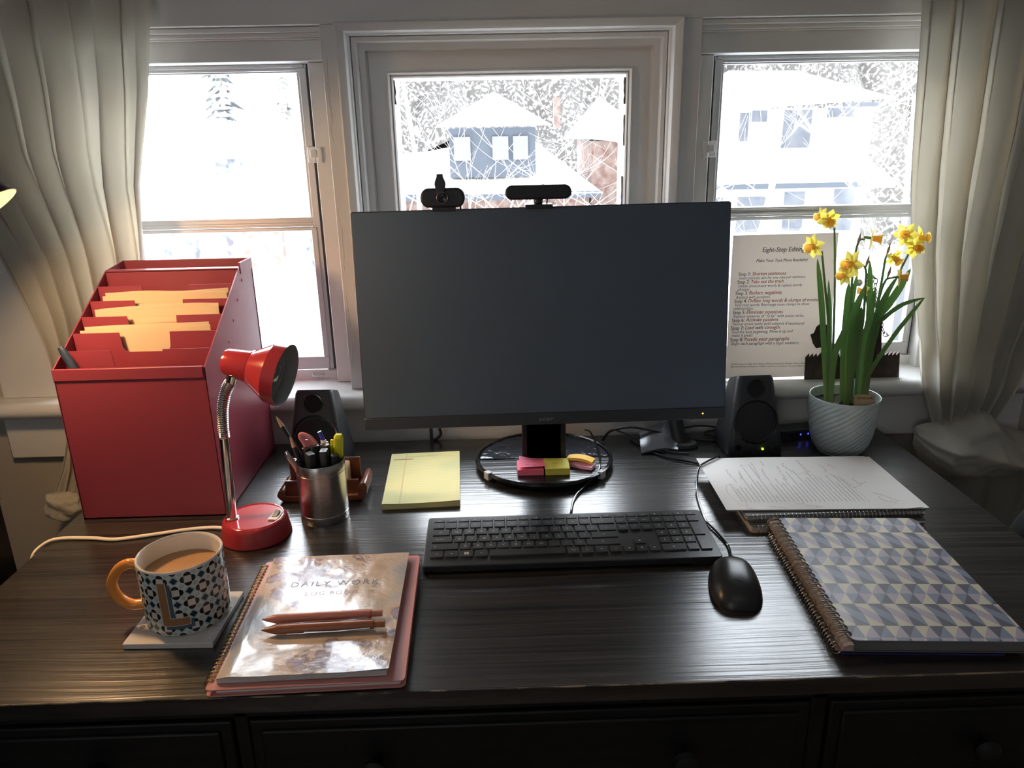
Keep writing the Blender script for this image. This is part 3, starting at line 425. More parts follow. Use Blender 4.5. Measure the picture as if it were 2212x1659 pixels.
# bare trees: branching tubes
def tree(name, label, x, y, hgt, r0, seed, lean=0, depth=4, spread=.6, group=None, m=BARK, zbase=-3.6):
    random.seed(seed); b = MB()
    def br(p, d, L, r, k):
        n = 5; pts = [p]; q = p
        for i in range(n):
            d = (d + V((random.uniform(-.14, .14), random.uniform(-.14, .14), random.uniform(-.02, .10)))).normalized(); q = q + d * (L / n); pts.append(q)
        b.tube(pts, [r * (1 - .55 * i / n) for i in range(n + 1)], 6 if k > 2 else 4, caps=False)
        if k == 0: return
        for i in range(1, n + 1):
            for _ in range(1 if (k > 2 or i % 2) else 2):
                a = random.uniform(0, 2 * PI); sd = V((math.cos(a), math.sin(a) * .7, random.uniform(-.1, .7)))
                br(pts[i], (d * (1 - spread) + sd.normalized() * spread).normalized(), L * random.uniform(.38, .6), r * (1 - .55 * i / n) * .48, k - 1)
    br(V((x, y, zbase)), V((lean, 0, 1)).normalized(), hgt * .62, r0, depth - 1)
    return tag(obj(name, b, m, loc=(x, y, zbase), smooth=60), label, 'tree', group)
tree('bare_tree', 'bare tree with long pale branches at the left of the middle window', -.95, 9.5, 8.0, .055, 11, .02, 4, .62)
tree('bare_tree', 'thick pale tree trunk standing at the right edge of the middle window', 1.72, 9.5, 8.5, .09, 5, -.02, 4, .6)
tree('bare_tree', 'thin bare sapling in front of the snowy roof of the brick house', .55, 8.2, 6.2, .035, 21, .02, 4, .7)
tree('bare_tree', 'bare tree rising at the left of the white house in the right window', 3.35, 9.2, 7.5, .07, 8, .03, 4, .6)
tree('bare_tree', 'leaning bare tree across the right half of the right window', 5.2, 8.8, 7.6, .075, 14, .05, 4, .68)
tree('bare_tree', 'thin tangled bare tree at the far right beside the white house', 6.1, 10.2, 7.6, .06, 31, -.03, 4, .7)
def conifer(x, y, z0, z1, r, seed, label):
    random.seed(seed); b = MB(); t = thing('conifer', label, 'tree', (x, y, z0))
    b.tube([(x, y, z0), (x, y, z1)], [.12, .02], 6); obj('trunk', b, BARK, t)
    b = MB(); n = 34
    for k in range(n):
        f_ = k / n; zc = lerp(z0 + 1.0, z1, f_); rr = r * (1 - f_) ** .8 + .08
        for j in range(11):
            a = random.uniform(0, 2 * PI); L = rr * random.uniform(.6, 1.1); e = V((x + math.cos(a) * L, y + math.sin(a) * L, zc - L * .35))
            b.tube([(x, y, zc), ((V((x, y, zc)) + e) / 2 + V((0, 0, .05))), e], [.05, .10 * (1 - f_ * .5) + .02, .02], 5, flat=.5, caps=False)
    obj('foliage', b, CONI, t)
conifer(-6.1, 17.5, -3.2, 3.3, .95, 4, 'tall faint conifer above the porch house in the left window')
conifer(-5.1, 19, -3.2, 2.4, .5, 9, 'slim conifer at the right side of the left window')
# ------------------------------------------------------------------ desk
desk = thing('desk', 'black-brown wooden desk with drawers standing under the windows', 'desk', (0, .385, -UP))
b = MB(); b.prism(rectpts(1.55, .772, .004, 3, 0, .386), -.024, 0); obj('desk_top', b, DESKM, desk, bevel=.0012)
EDGE = mat('worn_edge', (0.32, 0.24, 0.16), 0.6, vary=((0.05, 0.04, 0.035), 25, .42, .55))
b = MB(); b.box(-.771, .771, -.0002, .0006, -.0017, .00015); obj('worn_edge', b, EDGE, desk, smooth=0)
b = MB()
b.box(-.755, .755, .012, .03, -.040, -.024); b.box(-.755, .755, .012, .03, -.175, -.160)
for x0, x1 in ((-.755, -.735), (-.362, -.345), (.330, .350), (.735, .755)): b.box(x0, x1, .012, .03, -.175, -.024)
b.box(-.755, -.74, .03, .75, -.175, -.024); b.box(.74, .755, .03, .75, -.175, -.024); b.box(-.755, .755, .735, .75, -.175, -.024); b.box(-.75, .75, .03, .74, -.175, -.170)
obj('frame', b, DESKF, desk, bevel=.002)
for sx in (-1, 1):
    for y in (.035, .725):
        b = MB(); b.prism([(sx * .73 - .025, y - .025), (sx * .73 + .025, y - .025), (sx * .73 + .025, y + .025), (sx * .73 - .025, y + .025)], -UP, -.024); obj('leg', b, DESKF, desk, bevel=.003)
for x0, x1, kn in ((-.733, -.364, (-.53,)), (-.343, .328, (-.196, .173)), (.352, .733, (.535,))):
    b = MB(); b.box(x0, x1, .008, .028, -.158, -.042)
    n = len(b.v); b.box(x0 + .014, x1 - .014, .0035, .009, -.146, -.054)
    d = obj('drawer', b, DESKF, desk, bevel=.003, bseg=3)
    b = MB(); b.box(x0 + .01, x1 - .01, .028, .60, -.15, -.06); obj('drawer_box', b, DESKF, d)
    for kx in kn:
        k = MB(); k.lathe([(.008, 0), (.007, .006), (.009, .012), (.0155, .018), (.017, .023), (.014, .029), (.006, .0325), (0, .033)], (kx, .0035, -.100), rotto((0, -1, 0)), 24); obj('knob', k, DESKF, d)

# ------------------------------------------------------------------ monitor
SCREEN = mat('hazy_monitor_screen', (0.088, 0.122, 0.172), 0.30, spec=0.35, bump=(1500, .03, .0001))  # base colour lifted and blued to imitate lens haze over the dark screen
BEZEL = mat('monitor_plastic', (0.036, 0.042, 0.053), 0.38, bump=(900, .1, .0002))
GREYINK = mat('grey_print', (0.16, 0.165, 0.18), 0.4, bump=(500, .05, .0001))
mon = thing('computer_monitor', 'large black computer monitor standing in the centre of the desk, switched off', 'monitor', (.0475, .63, 0))
T = Matrix.Translation((.0463, .550, .1145)) @ Matrix.Rotation(math.radians(-.4), 4, 'Y') @ Matrix.Rotation(math.radians(-6), 4, 'X')
hw, H = .3262, .3845
b = MB(); b.T = T; b.prism(rectpts(2 * hw, H, .004, 3, 0, H / 2), 0.0, .016, 'y')
b.prism(rectpts(2 * hw - .05, H - .06, .02, 4, 0, H / 2 - .005), .016, .030, 'y'); b.prism(rectpts(.30, .22, .03, 4, 0, .15), .030, .048, 'y')
obj('housing', b, BEZEL, mon, bevel=.0015)
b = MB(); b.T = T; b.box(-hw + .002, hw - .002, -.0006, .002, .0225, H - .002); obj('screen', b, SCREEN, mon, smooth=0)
b = MB(); b.T = T; b.box(-hw, hw, -.0022, .003, .000, .0215); ch = obj('lower_bezel', b, BEZEL, mon, bevel=.001)
b = MB(); b.T = T @ Matrix.Translation((.0, -.0024, .0075)) @ Matrix.Rotation(PI / 2, 4, 'X')
b.text('acer', .0105, Matrix.Identity(4), align='CENTER', shear=.25, bold=.0003, spacing=1.1, width=.028); obj('logo', b, GREYINK, ch, smooth=0)
LEDO = mat('amber_light', (.9, .5, .1), .4, emis=(1, .42, .05), estr=3)
b = MB(); b.T = T; b.lathe([(.0016, -.0008), (.0014, .0004), (0, .0008)], (.285, -.0022, .011), rotto((0, -1, 0)), 12); obj('power_light', b, LEDO, ch)
b = MB(); b.box(.0045, .0885, .612, .622, .0135, .145); b.box(.012, .081, .612, .640, .0135, .24); obj('stand_neck', b, BLACKP, mon, bevel=.002)
bc = (.0475, .630, 0); R0 = .134
bs = MB(); bs.lathe([(.112, 0), (.121, .001), (.131, .008), (R0, .013), (R0 - .001, .0165), (R0 - .004, .018), (R0 - .0065, .0165), (R0 - .008, .0135), (0, .0135)], bc, None, 72, sy=.97)
base = obj('stand_base', bs, BLACKG, mon, smooth=30)
RIDGE = grainmat('ridged_black_plate', '#101113', '#1c1d20', .22, (3, 110, 1), .9, .0011)
def chord(y0, y1, n=24, rr=R0 - .0085):
    p = []
    a0 = math.asin(max(-1, min(1, (y0 - bc[1]) / (rr * .97)))); a1 = math.asin(max(-1, min(1, (y1 - bc[1]) / (rr * .97))))
    for k in range(n + 1): a = a0 + (a1 - a0) * k / n; p.append((bc[0] + rr * math.cos(a), bc[1] + rr * .97 * math.sin(a)))
    for k in range(n + 1): a = a1 + (a0 - a1) * k / n; p.append((bc[0] - rr * math.cos(a), bc[1] + rr * .97 * math.sin(a)))
    return p
b = MB(); b.prism(chord(bc[1] - (R0 - .0086) * .97, .624), .0132, .0146); obj('ridged_plate', b, RIDGE, base, smooth=0)
FILM = mat('crumpled_film', (0.03, 0.032, 0.038), 0.1, bump=(38, .9, .004)); 
b = MB()
def film(u_, v_):
    y = lerp(.628, .752, v_); rr = math.sqrt(max(0, 1 - ((y - bc[1]) / ((R0 - .010) * .97)) ** 2)) * (R0 - .010)
    x = bc[0] + rr * (2 * u_ - 1); return (x, y, .0148 + .0016 * abs(noise(x * 60, y * 60)))
b.slab(film, 50, 24, (0, 0, -.001)); obj('protective_film', b, FILM, base, smooth=60)
for sx, a in ((-1, 214), (1, 321)):
    b = MB()
    a = math.radians(a); c = V((bc[0] + math.cos(a) * (R0 - .004), bc[1] + math.sin(a) * (R0 - .004) * .97, .012)); Rm = Matrix.Rotation(a, 3, 'Z')
    b.box(-.004, .0062, -.007, .007, -.007, .0075, R=None)
    for i in range(len(b.v) - 8, len(b.v)): b.v[i] = c + Rm @ b.v[i]
    obj('clear_tab', b, mat('clear_tab_plastic', (.5, .5, .5), .15, bump=(100, .05, .0003)), base, bevel=.0008)

# ------------------------------------------------------------------ webcams on top of the monitor
def capsule(x0, x1, z0, z1, n=14, k=1.0):
    r_ = (z1 - z0) / 2 * k; c = (z0 + z1) / 2; p = []; rz = (z1 - z0) / 2
    for i in range(n + 1): a = -PI / 2 + PI * i / n; p.append((x1 - r_ + r_ * math.cos(a), c + rz * math.sin(a)))
    for i in range(n + 1): a = PI / 2 + PI * i / n; p.append((x0 + r_ + r_ * math.cos(a), c + rz * math.sin(a)))
    return p
WCAM = mat('webcam_plastic', (0.020, 0.022, 0.028), 0.4, bump=(900, .1, .0002))
zt = .4990
c1 = thing('webcam', 'round-ended webcam with raised lens cover clipped on the monitor, left one', 'webcam', (-.123, .592, zt))
b = MB(); b.prism(capsule(-.161, -.0855, .4995, .5315, k=.85), .578, .604, 'y'); obj('body', b, WCAM, c1, bevel=.004, bseg=3)
b = MB(); b.lathe([(.0098, 0), (.0098, .003), (.0082, .003), (.0078, .0015), (0, .001)], (-.1235, .5775, .516), rotto((0, -1, 0)), 32); l = obj('lens', b, BLACKG, c1)
b = MB(); b.tube([(-.1235 + .0092 * math.cos(a), .5742, .516 + .0092 * math.sin(a)) for a in [2 * PI * k / 32 for k in range(32)]], .0007, 6, closed=True); obj('lens_ring', b, mat('dull_silver', (.22, .23, .25), .3, .6, bump=(300, .05, .0001)), l)
b = MB(); pr = [(.0062, .0), (.0062, .006), (.0078, .013), (.0094, .020), (.0088, .025), (.0062, .0315), (.0052, .034), (.0052, .0375)]
pts = [(-.1262 + r_, .517 + z_) for r_, z_ in pr] + [(-.1262 - r_, .517 + z_) for r_, z_ in pr[::-1]]
b.prism(pts, .5755, .5785, 'y'); obj('privacy_cover', b, WCAM, c1, bevel=.0006)
b = MB(); b.box(-.1415, -.1015, .578, .612, .4935, .5005); b.box(-.1315, -.1145, .584, .60, .4985, .503); b.box(-.138, -.105, .612, .618, .43, .5); obj('clip', b, WCAM, c1, bevel=.001)
b = MB(); b.tube([(-.0945, .600, .502), (-.0945, .602, .49), (-.0945, .616, .46), (-.093, .632, .38), (-.09, .65, .28)], .0014, 8); obj('cable', b, WCAM, c1)
b = MB(); b.lathe([(.0007, 0), (.0005, .0004), (0, .0005)], (-.108, .5778, .5075), rotto((0, -1, 0)), 8); obj('indicator', b, mat('red_dot', (.25, .06, .08), .4, bump=(99, .01, .0001)), c1)
c2 = thing('webcam', 'long bar-shaped webcam on a ball joint clipped on the monitor, right one', 'webcam', (.036, .592, zt))
b = MB(); b.prism(capsule(-.018, .0945, .5095, .5335), .576, .600, 'y'); obj('body', b, WCAM, c2, bevel=.004, bseg=3)
b = MB(); b.lathe([(0, -.0085), (.005, -.0075), (.0085, -.003), (.0085, .003), (.005, .0075), (0, .0085)], (.0385, .59, .507), None, 20); obj('ball_joint', b, WCAM, c2)
b = MB(); b.box(.0155, .0625, .576, .613, .4945, .5015); b.box(.02, .058, .613, .619, .43, .5); obj('clip', b, WCAM, c2, bevel=.0012)
b = MB(); b.tube([(.0545, .592, .512), (.053, .597, .499), (.053, .617, .47), (.055, .64, .38), (.06, .66, .26)], .0013, 8); obj('cable', b, WCAM, c2)
b = MB(); b.box(.045, .0485, .585, .592, .533, .5343); obj('button', b, WCAM, c2)

# ------------------------------------------------------------------ keyboard
KB = mat('keyboard_case', (0.020, 0.021, 0.023), 0.38, bump=(1200, .12, .0002))
KEY = mat('key_plastic', (0.026, 0.027, 0.029), 0.36, bump=(1200, .15, .0002))
INK = mat('key_legend', (0.60, 0.60, 0.58), 0.5, bump=(1200, .05, .0001))
kb = thing('keyboard', 'black full-size wired computer keyboard in front of the monitor', 'keyboard', (.066, .316, 0))
KT = Matrix.Translation((-.1565, .2475, 0)) @ Matrix.Rotation(math.radians(.3), 4, 'Z') @ Matrix.Rotation(math.radians(2.6), 4, 'X')
KW, KD = .4455, .138
b = MB(); b.T = KT; b.prism(rectpts(KW, KD, .006, 4, KW / 2, KD / 2), .003, .0135); b.T = KT; b.prism(rectpts(KW - .012, KD - .01, .005, 3, KW / 2, KD / 2 + .002), .001, .0035); b.T = KT
obj('case', b, KB, kb, bevel=.0012)
for fx in (.03, KW - .03):
    b = MB(); b.box(-.1565 + fx - .015, -.1565 + fx + .015, .366, .374, 0, .0095); b.box(-.1565 + fx - .015, -.1565 + fx + .015, .252, .262, 0, .004); obj('foot', b, KB, kb)
U_ = (KW - .018) / 22; RH = .0202; y0 = KD - .008
rows = []
yy = y0 - .0115; rows.append((yy, .0105, [('esc', 1)] + [(t, 1) for t in ('F1 \u2013', 'F2 -', 'F3 +', 'F4 \u00ab', 'F5 \u25b6', 'F6 \u00bb', 'F7 \u25cb', 'F8 \u25cf', 'F9 \u2013', 'F10', 'F11', 'F12')] + [('prt sc', 1), ('\u25cf', 1), ('scroll', 1), ('pause', 1), ('clear', 1), ('\u25a0', 1), ('\u25a1', 1), ('\u25a0', 1), ('\u25b2', 1)]))
def add_row(lst):
    global yy
    yy -= RH; rows.append((yy, RH - .0025, lst))
yy += .0012
add_row([('#\n \\', 1)] + [(a, 1) for a in ('! 1', '@ 2', '/ 3', '$ 4', '% 5', '? 6', '& 7', '* 8', '( 9', ') 0', '- \u00bd', '+ \u00be')] + [('\u2190', 2), ('insert', 1), ('home', 1), ('pg up', 1), ('\u25a3', 1), ('/', 1), ('*', 1), ('-', 1)])
add_row([('tab', 1.5)] + [(c, 1) for c in 'QWERTYUIOP'] + [('[ {', 1), ('] }', 1), ('\\ )', 1.5), ('delete', 1), ('end', 1), ('pg dn', 1), ('7', 1), ('8', 1), ('9', 1), ('+', 1, 2)])
add_row([('caps lock', 1.75)] + [(c, 1) for c in 'ASDFGHJKL'] + [(';', 1), ("' \u00c8", 1), ('\u2190', 2.25), (None, 3), ('4', 1), ('5', 1), ('6', 1)])
add_row([('\u21e7', 2.25)] + [(c, 1) for c in 'ZXCVBNM'] + [('< ,', 1), ('> .', 1), ('? / \u00c9', 1), ('\u21e7', 2.75), (None, 1), ('\u25b2', 1), (None, 1), ('1', 1), ('2', 1), ('3', 1), ('\u2190', 1, 2)])
add_row([('ctrl', 1.15), ('fn', 1.15), ('WIN', 1.15), ('alt', 1.15), ('', 6.0), ('alt gr', 1.1), ('fn', 1.1), ('\u25a4', 1.1), ('ctrl', 1.1), ('\u25c0', 1), ('\u25bc', 1), ('\u25b6', 1), ('0', 2), ('.', 1)])
for ri, (ky, kh, lst) in enumerate(rows):
    x = .009
    for it in lst:
        t, wd = it[0], it[1]; tall = len(it) > 2; w_ = wd * U_
        if t is not None:
            b = MB(); b.T = KT; yb = ky - (RH if tall else 0); g = .0012
            xa, xb, ya, yb_ = x + g, x + w_ - g, yb + .0004, ky + kh
            lo_ = rectpts(xb - xa, yb_ - ya, .0012, 2, (xa + xb) / 2, (ya + yb_) / 2); hi = rectpts(xb - xa - .0014, yb_ - ya - .0014, .0010, 2, (xa + xb) / 2, (ya + yb_) / 2); n = len(lo_)
            vs = [(p[0], p[1], .0130) for p in lo_] + [(p[0], p[1], .0160) for p in hi]
            b.add(vs, [list(range(n, 2 * n))] + [(i, (i + 1) % n, n + (i + 1) % n, n + i) for i in range(n)], 0)
            if t == 'WIN':
                for dx in (-1, 1):
                    for dz in (-1, 1): b.box((xa + xb) / 2 + dx * .0018 - .0015, (xa + xb) / 2 + dx * .0018 + .0015, (ya + yb_) / 2 + dz * .0018 - .0015, (ya + yb_) / 2 + dz * .0018 + .0015, .0160, .0161, 1)
            elif t:
                big = len(t) == 1 and t.isalnum(); sz = .0066 if big else (.0034 if len(t) > 2 else .0042)
                if ri == 0: sz *= .75
                cx_ = (xa + xb) / 2 if (len(t) < 3 or wd <= 1.15) else xa + .012
                if ri == 4 and wd == 2.25: cx_ = xa + .006
                b.text(t, sz, Matrix.Translation((cx_, (ya + yb_) / 2 - sz * .33, .01608)), 1, 'CENTER')
            obj('key', b, [KEY, INK], kb, smooth=30)
        x += w_
b = MB(); b.tube(spline([(.073, .381, .012), (.080, .420, .004), (.090, .470, .004), (.112, .512, .006), (.138, .540, .016), (.150, .575, .0215), (.156, .63, .0185), (.157, .69, .0165), (.152, .745, .019), (.145, .775, .012)], 8), .0019, 10); obj('cable', b, BLACKG, kb)

# ------------------------------------------------------------------ mouse
MOUSE = mat('mouse_plastic', (0.017, 0.018, 0.019), 0.33, bump=(1500, .1, .0001))
ms_ = thing('computer_mouse', 'black wired computer mouse right of the keyboard', 'mouse', (.2895, .185, 0))
MT = Matrix.Translation((.2865, .186, 0)) @ Matrix.Rotation(math.radians(-9), 4, 'Z')
def msf(u_, v_):
    a = 2 * PI * u_; k = 1 - v_
    n_ = 3.0; ca, sa = math.cos(a), math.sin(a)
    rr = (abs(ca) ** n_ + abs(sa) ** n_) ** (-1 / n_)
    px_, py_ = .0350 * rr * ca, .0560 * rr * sa
    px_ *= 1 - .10 * (py_ / .06) * (1 if py_ > 0 else .25)
    sh_ = (1 - v_) ** .62; px_ *= sh_; py_ *= sh_; h = .031 * (1 + .12 * (py_ / .056))
    s_ = math.sin(min(1, k) * PI / 2) if k < 1 else 1
    z = .003 + h * max(0, 1 - sh_ ** 2.8) ** .60
    return V((px_, py_, z))
b = MB(); b.T = MT; b.grid(msf, 56, 22, flip=False); b.T = MT; b.prism([(.0340 * math.cos(a) * (abs(math.cos(a)) ** 3 + abs(math.sin(a)) ** 3) ** (-1 / 3), .0545 * math.sin(a) * (abs(math.cos(a)) ** 3 + abs(math.sin(a)) ** 3) ** (-1 / 3)) for a in [2 * PI * k / 40 for k in range(40)]], 0, .0035)
obj('body', b, MOUSE, ms_, smooth=60, weld=True)
def mtop(x, y):
    # height of the shell above a point
    best = None
    a = math.atan2(y / .0560, x / .0350); n_ = 3.0
    rr = (abs(math.cos(a)) ** n_ + abs(math.sin(a)) ** n_) ** (-1 / n_)
    d = math.hypot(x, y) / max(1e-6, math.hypot(.0350 * rr * math.cos(a), .0560 * rr * math.sin(a)))
    h = .031 * (1 + .12 * (y / .056)); return .003 + h * max(0, 1 - min(1, d) ** 2.8) ** .60
LG = mat('mouse_logo', (0.055, 0.057, 0.06), 0.25, bump=(900, .05, .0001))
b = MB(); n0 = 0; c0 = (-.001, -.0300)
b.prism([(c0[0] + .0062 * math.cos(2 * PI * k / 28), c0[1] + .0062 * math.sin(2 * PI * k / 28)) for k in range(28)], 0, .0001, m=0)
b.text('hp', .0088, Matrix.Translation((c0[0], c0[1] - .0022, .00025)), 1, 'CENTER', shear=.22)
b.v = [MT @ V((v.x, v.y, v.z + mtop(v.x, v.y) + .0003)) for v in b.v]
obj('logo', b, [LG, MOUSE], ms_, smooth=0)
b = MB(); b.T = MT; b.lathe([(.0095, -.003), (.0108, 0), (.0095, .003)], (0, .036, mtop(0, .036) - .0096), rotto((1, 0, 0)), 24); obj('scroll_wheel', b, BLACKP, ms_)
b = MB(); b.tube(spline([(.2985, .243, .012), (.304, .262, .009), (.311, .30, .003), (.305, .345, .003), (.299, .381, .003), (.305, .45, .003), (.314, .497, .008), (.326, .533, .0265), (.345, .554, .0292), (.364, .570, .0292), (.3775, .5815, .0275), (.374, .590, .012), (.356, .600, .003), (.325, .618, .003), (.29, .639, .003), (.26, .68, .003), (.235, .73, .003)], 8), .0018, 10); obj('cable', b, BLACKG, ms_)
b = MB(); b.tube([(.2965, .238, .011), (.3, .249, .0115)], .0027, 10); obj('strain_relief', b, mat('grey_rubber', (.3, .3, .3), .5, bump=(400, .1, .0001)), ms_)

# ------------------------------------------------------------------ loudspeakers
SPK = mat('speaker_plastic', (0.026, 0.028, 0.031), 0.45, bump=(900, .15, .0002))
MESH = mat('speaker_cloth', (0.014, 0.015, 0.018), 0.8, bump=(1800, .6, .0006))
def speaker(label, cx, cy, rot, led):
    t = thing('loudspeaker', label, 'speaker', (cx, cy, 0), 'pair of desktop loudspeakers'); t.rotation_euler = (0, 0, rot)
    WL[t] = V((0, 0, 0))
    b = MB(); lev = [(0, .106, .092, -.004), (.004, .112, .096, -.004), (.03, .108, .092, -.002), (.152, .074, .062, .008), (.158, .069, .056, .010)]; rings = []
    for z, wd, dp, off in lev: rings.append([V((x, y + off, z - (.36 * max(0, y + dp / 2) if z > .15 else 0))) for x, y in rectpts(wd, dp, .011, 4)])
    n = len(rings[0]); vs = [p for r_ in rings for p in r_]; fs = [list(range(n))[::-1], [(len(lev) - 1) * n + i for i in range(n)]]
    for k in range(len(lev) - 1): fs += [(k * n + i, k * n + (i + 1) % n, (k + 1) * n + (i + 1) % n, (k + 1) * n + i) for i in range(n)]
    b.add(vs, fs); cab = obj('cabinet', b, SPK, t, smooth=50)
    # front plane: from (z .03, y -.048) to (z .152, y -.023)
    up = V((0, .025, .122)).normalized(); nr = V((0, -up.z, up.y)); ori = V((0, -.048, .03)); FR = Matrix((V((1, 0, 0)), up, nr * 1)).transposed()
    def P_(x, z): return ori + V((x, 0, 0)) + up * ((z - .03) / up.z) + nr * .0004
    rt = Matrix((V((1, 0, 0)), up, nr)).transposed()
    b = MB(); b.lathe([(.0445, -.001), (.044, .0012), (.0415, .0016), (.0395, -.0005), (.039, -.0012)], P_(0, .068), rt, 48); obj('driver_ring', b, BLACKG, t)
    b = MB(); b.lathe([(.0385, -.0012), (.037, .0012), (.024, .0028), (0, .0032)], P_(0, .068), rt, 48); obj('driver', b, MESH, t)
    b = MB(); b.lathe([(.0185, .0), (.0182, .001), (.0165, .0012), (.0155, .0006), (.015, -.0002)], P_(0, .133), rt, 40); obj('port_ring', b, BLACKG, t)
    b = MB(); b.lathe([(.0152, .0001), (0, .0002)], P_(0, .133), rt, 32); obj('port', b, mat('port_black', (.006, .006, .007), .9, bump=(99, .1, .0001)), t)
    if led:
        F = lambda x, z, y=-.0525: V((x, y, z)); rf = rotto((0, -1, 0))
        b = MB(); b.lathe([(.0095, 0), (.009, .006), (.0075, .0075), (0, .0078)], F(.036, .0175, -.0495), rf, 28); obj('volume_knob', b, BLACKP, t)
        b = MB(); b.lathe([(.0062, 0), (.006, .0015), (.003, .0016), (.0028, 0), (0, 0)], F(-.036, .019, -.0505), rf, 24); obj('headphone_jack', b, BLACKG, t)
        b = MB(); b.lathe([(.0022, 0), (.0018, .0012), (0, .0016)], F(.013, .0155, -.0515), rf, 14); obj('power_light', b, mat('green_light', (.5, .9, .1), .4, emis=(.45, 1, .02), estr=3.5), t)
    return t
speaker('black desktop loudspeaker with a lit green light, between monitor and flower pot', .466, .690, math.radians(2), True)
speaker('black desktop loudspeaker behind the steel pencil cup', -.392, .672, math.radians(-2), False)
b = MB(); b.tube(spline([(.178, .735, .004), (.187, .728, .022), (.20, .722, .032), (.24, .72, .0365), (.308, .718, .021), (.367, .718, .006), (.42, .720, .003), (.44, .74, .003)], 8), .0028, 10)
b.tube(spline([(.20, .725, .031), (.235, .712, .020), (.262, .70, .006), (.30, .668, .003), (.34, .655, .003)], 6), .0018, 8)
tag(obj('black_cable', b, BLACKP, loc=(.3, .72, 0)), 'black cable arching over the desk from behind the monitor to the right loudspeaker', 'cable')
b = MB(); b.tube(spline([(.40, .765, .003), (.43, .765, .012), (.38, .765, .018), (.31, .765, .004), (.26, .765, .003)], 8), .0022, 8)
tag(obj('flat_cable', b, BLACKP, loc=(.4, .765, 0)), 'black cable lying along the back edge of the desk behind the right loudspeaker', 'cable')
# small glossy black gadget with a curved foot
g = thing('cradle_stand', 'small black stand with a glossy curved foot under the right part of the monitor', 'stand', (.305, .70, 0))
def foot(u_, v_):
    a = lerp(0, 1, v_); x = lerp(.245, .322, u_) + .008 * a; y = lerp(.668, .735, a) - .006 * math.cos(u_ * PI)
    z = .004 + .020 * u_ ** 2 * a + .022 * a ** 2 + .006 * math.sin(u_ * PI) ; return (x, y, z)
b = MB(); b.slab(foot, 20, 16, (0, 0, -.0035)); obj('curved_foot', b, mat('glossy_dark_grey', (.14, .145, .15), .18, .5, bump=(20, .05, .001)), g, smooth=60)
b = MB(); b.tube(spline([(.335, .70, .003), (.330, .705, .02), (.325, .712, .045), (.32, .725, .075)], 5), [.017] * 6 + [.015] * 6 + [.013] * 4, 14, flat=.6, nrm=(0, 1, 0)); b.lathe([(.03, 0), (.031, .004), (.027, .009), (0, .011)], (.338, .700, 0), None, 28, sy=.75); obj('post', b, BLACKP, g)
# usb hub
h = thing('usb_hub', 'small black hub with blue lights between loudspeaker and flower pot', 'hub', (.59, .733, 0))
b = MB(); RH_ = Matrix.Rotation(math.radians(10), 4, 'Z'); HT = Matrix.Translation((.592, .738, 0)) @ RH_
b.T = HT; b.prism(rectpts(.105, .040, .004, 3), 0, .022); obj('housing', b, BLACKP, h, bevel=.0015)
BL = mat('blue_light', (.2, .2, .9), .4, emis=(.03, .05, 1), estr=3)
for x in (-.008, .009):
    b = MB(); b.T = HT; b.lathe([(.0018, 0), (.0012, .001), (0, .0012)], (x, -.020, .012), rotto((0, -1, 0)), 12); obj('indicator_light', b, BL, h)
for x in (-.030, -.017):
    b = MB(); b.T = HT; b.lathe([(.0035, 0), (.0033, .0012), (0, .0013)], (x, -.020, .012), rotto((0, -1, 0)), 16); obj('button', b, BLACKG, h)
# plug end hanging at the apron under the monitor's left part
b = MB(); b.tube(spline([(-.166, .772, .026), (-.163, .770, .014), (-.172, .768, .004), (-.180, .76, .0035)], 6), .0032, 8); b.box(-.186, -.179, .757, .765, 0.0, .030)
tag(obj('cable_hook', b, BLACKP, loc=(-.175, .765, 0)), 'small black cable clip at the back edge of the desk below the monitor', 'clip')
# ------------------------------------------------------------------ red file box
RED = mat('red_powder_coat', (0.25, 0.040, 0.062), 0.36, bump=(1400, .12, .0002))
fb = thing('file_sorter', 'large red metal file box with stepped dividers, left end of the desk', 'file box', (-.632, .60, 0))
xa, xb = -.7540, -.5095; ya, yb = .450, .745; th = .0022
prof = [(ya, 0), (yb, 0), (yb, .400), (.672, .392), (ya, .268)]
for x0 in (xa, xb - th):
    b = MB(); b.prism(prof, x0, x0 + th, 'x')
    if x0 > xa:
        b.box(xb - th, xb + .0012, .676, .744, .380, .4005); b.box(xb - .001, xb + .0010, .7425, .7445, .01, .39)
        for k in range(5): yk = .535 + .036 * k; b.lathe([(.0035, 0), (.002, .0012), (0, .0015)], (xb, yk, .248 + .030 * k), rotto((1, 0, 0)), 12)
    obj('side_panel', b, RED, fb, smooth=40)
b = MB(); b.box(xa + .0005, xb - .0005, ya, ya + th, 0, .268); b.box(xa, xb - .004, ya - .0022, ya + .004, .2505, .2695); obj('front_panel', b, RED, fb, bevel=.0006)
b = MB(); b.box(xa, xb, yb - th, yb, 0, .400); obj('back_panel', b, RED, fb)
b = MB(); b.box(xa, xb, ya, yb, .001, .004); obj('bottom_panel', b, RED, fb)
b = MB(); b.box(xa + .002, xb - .002, .668, .686, .3885, .3925); b.box(xa + .002, xb - .002, .668, .6705, .30, .391); obj('top_rail', b, RED, fb, bevel=.0006)
slope = lambda y: .268 + (y - ya) * (.392 - .268) / (.672 - ya)
DY = [.487, .524, .560, .596, .631]
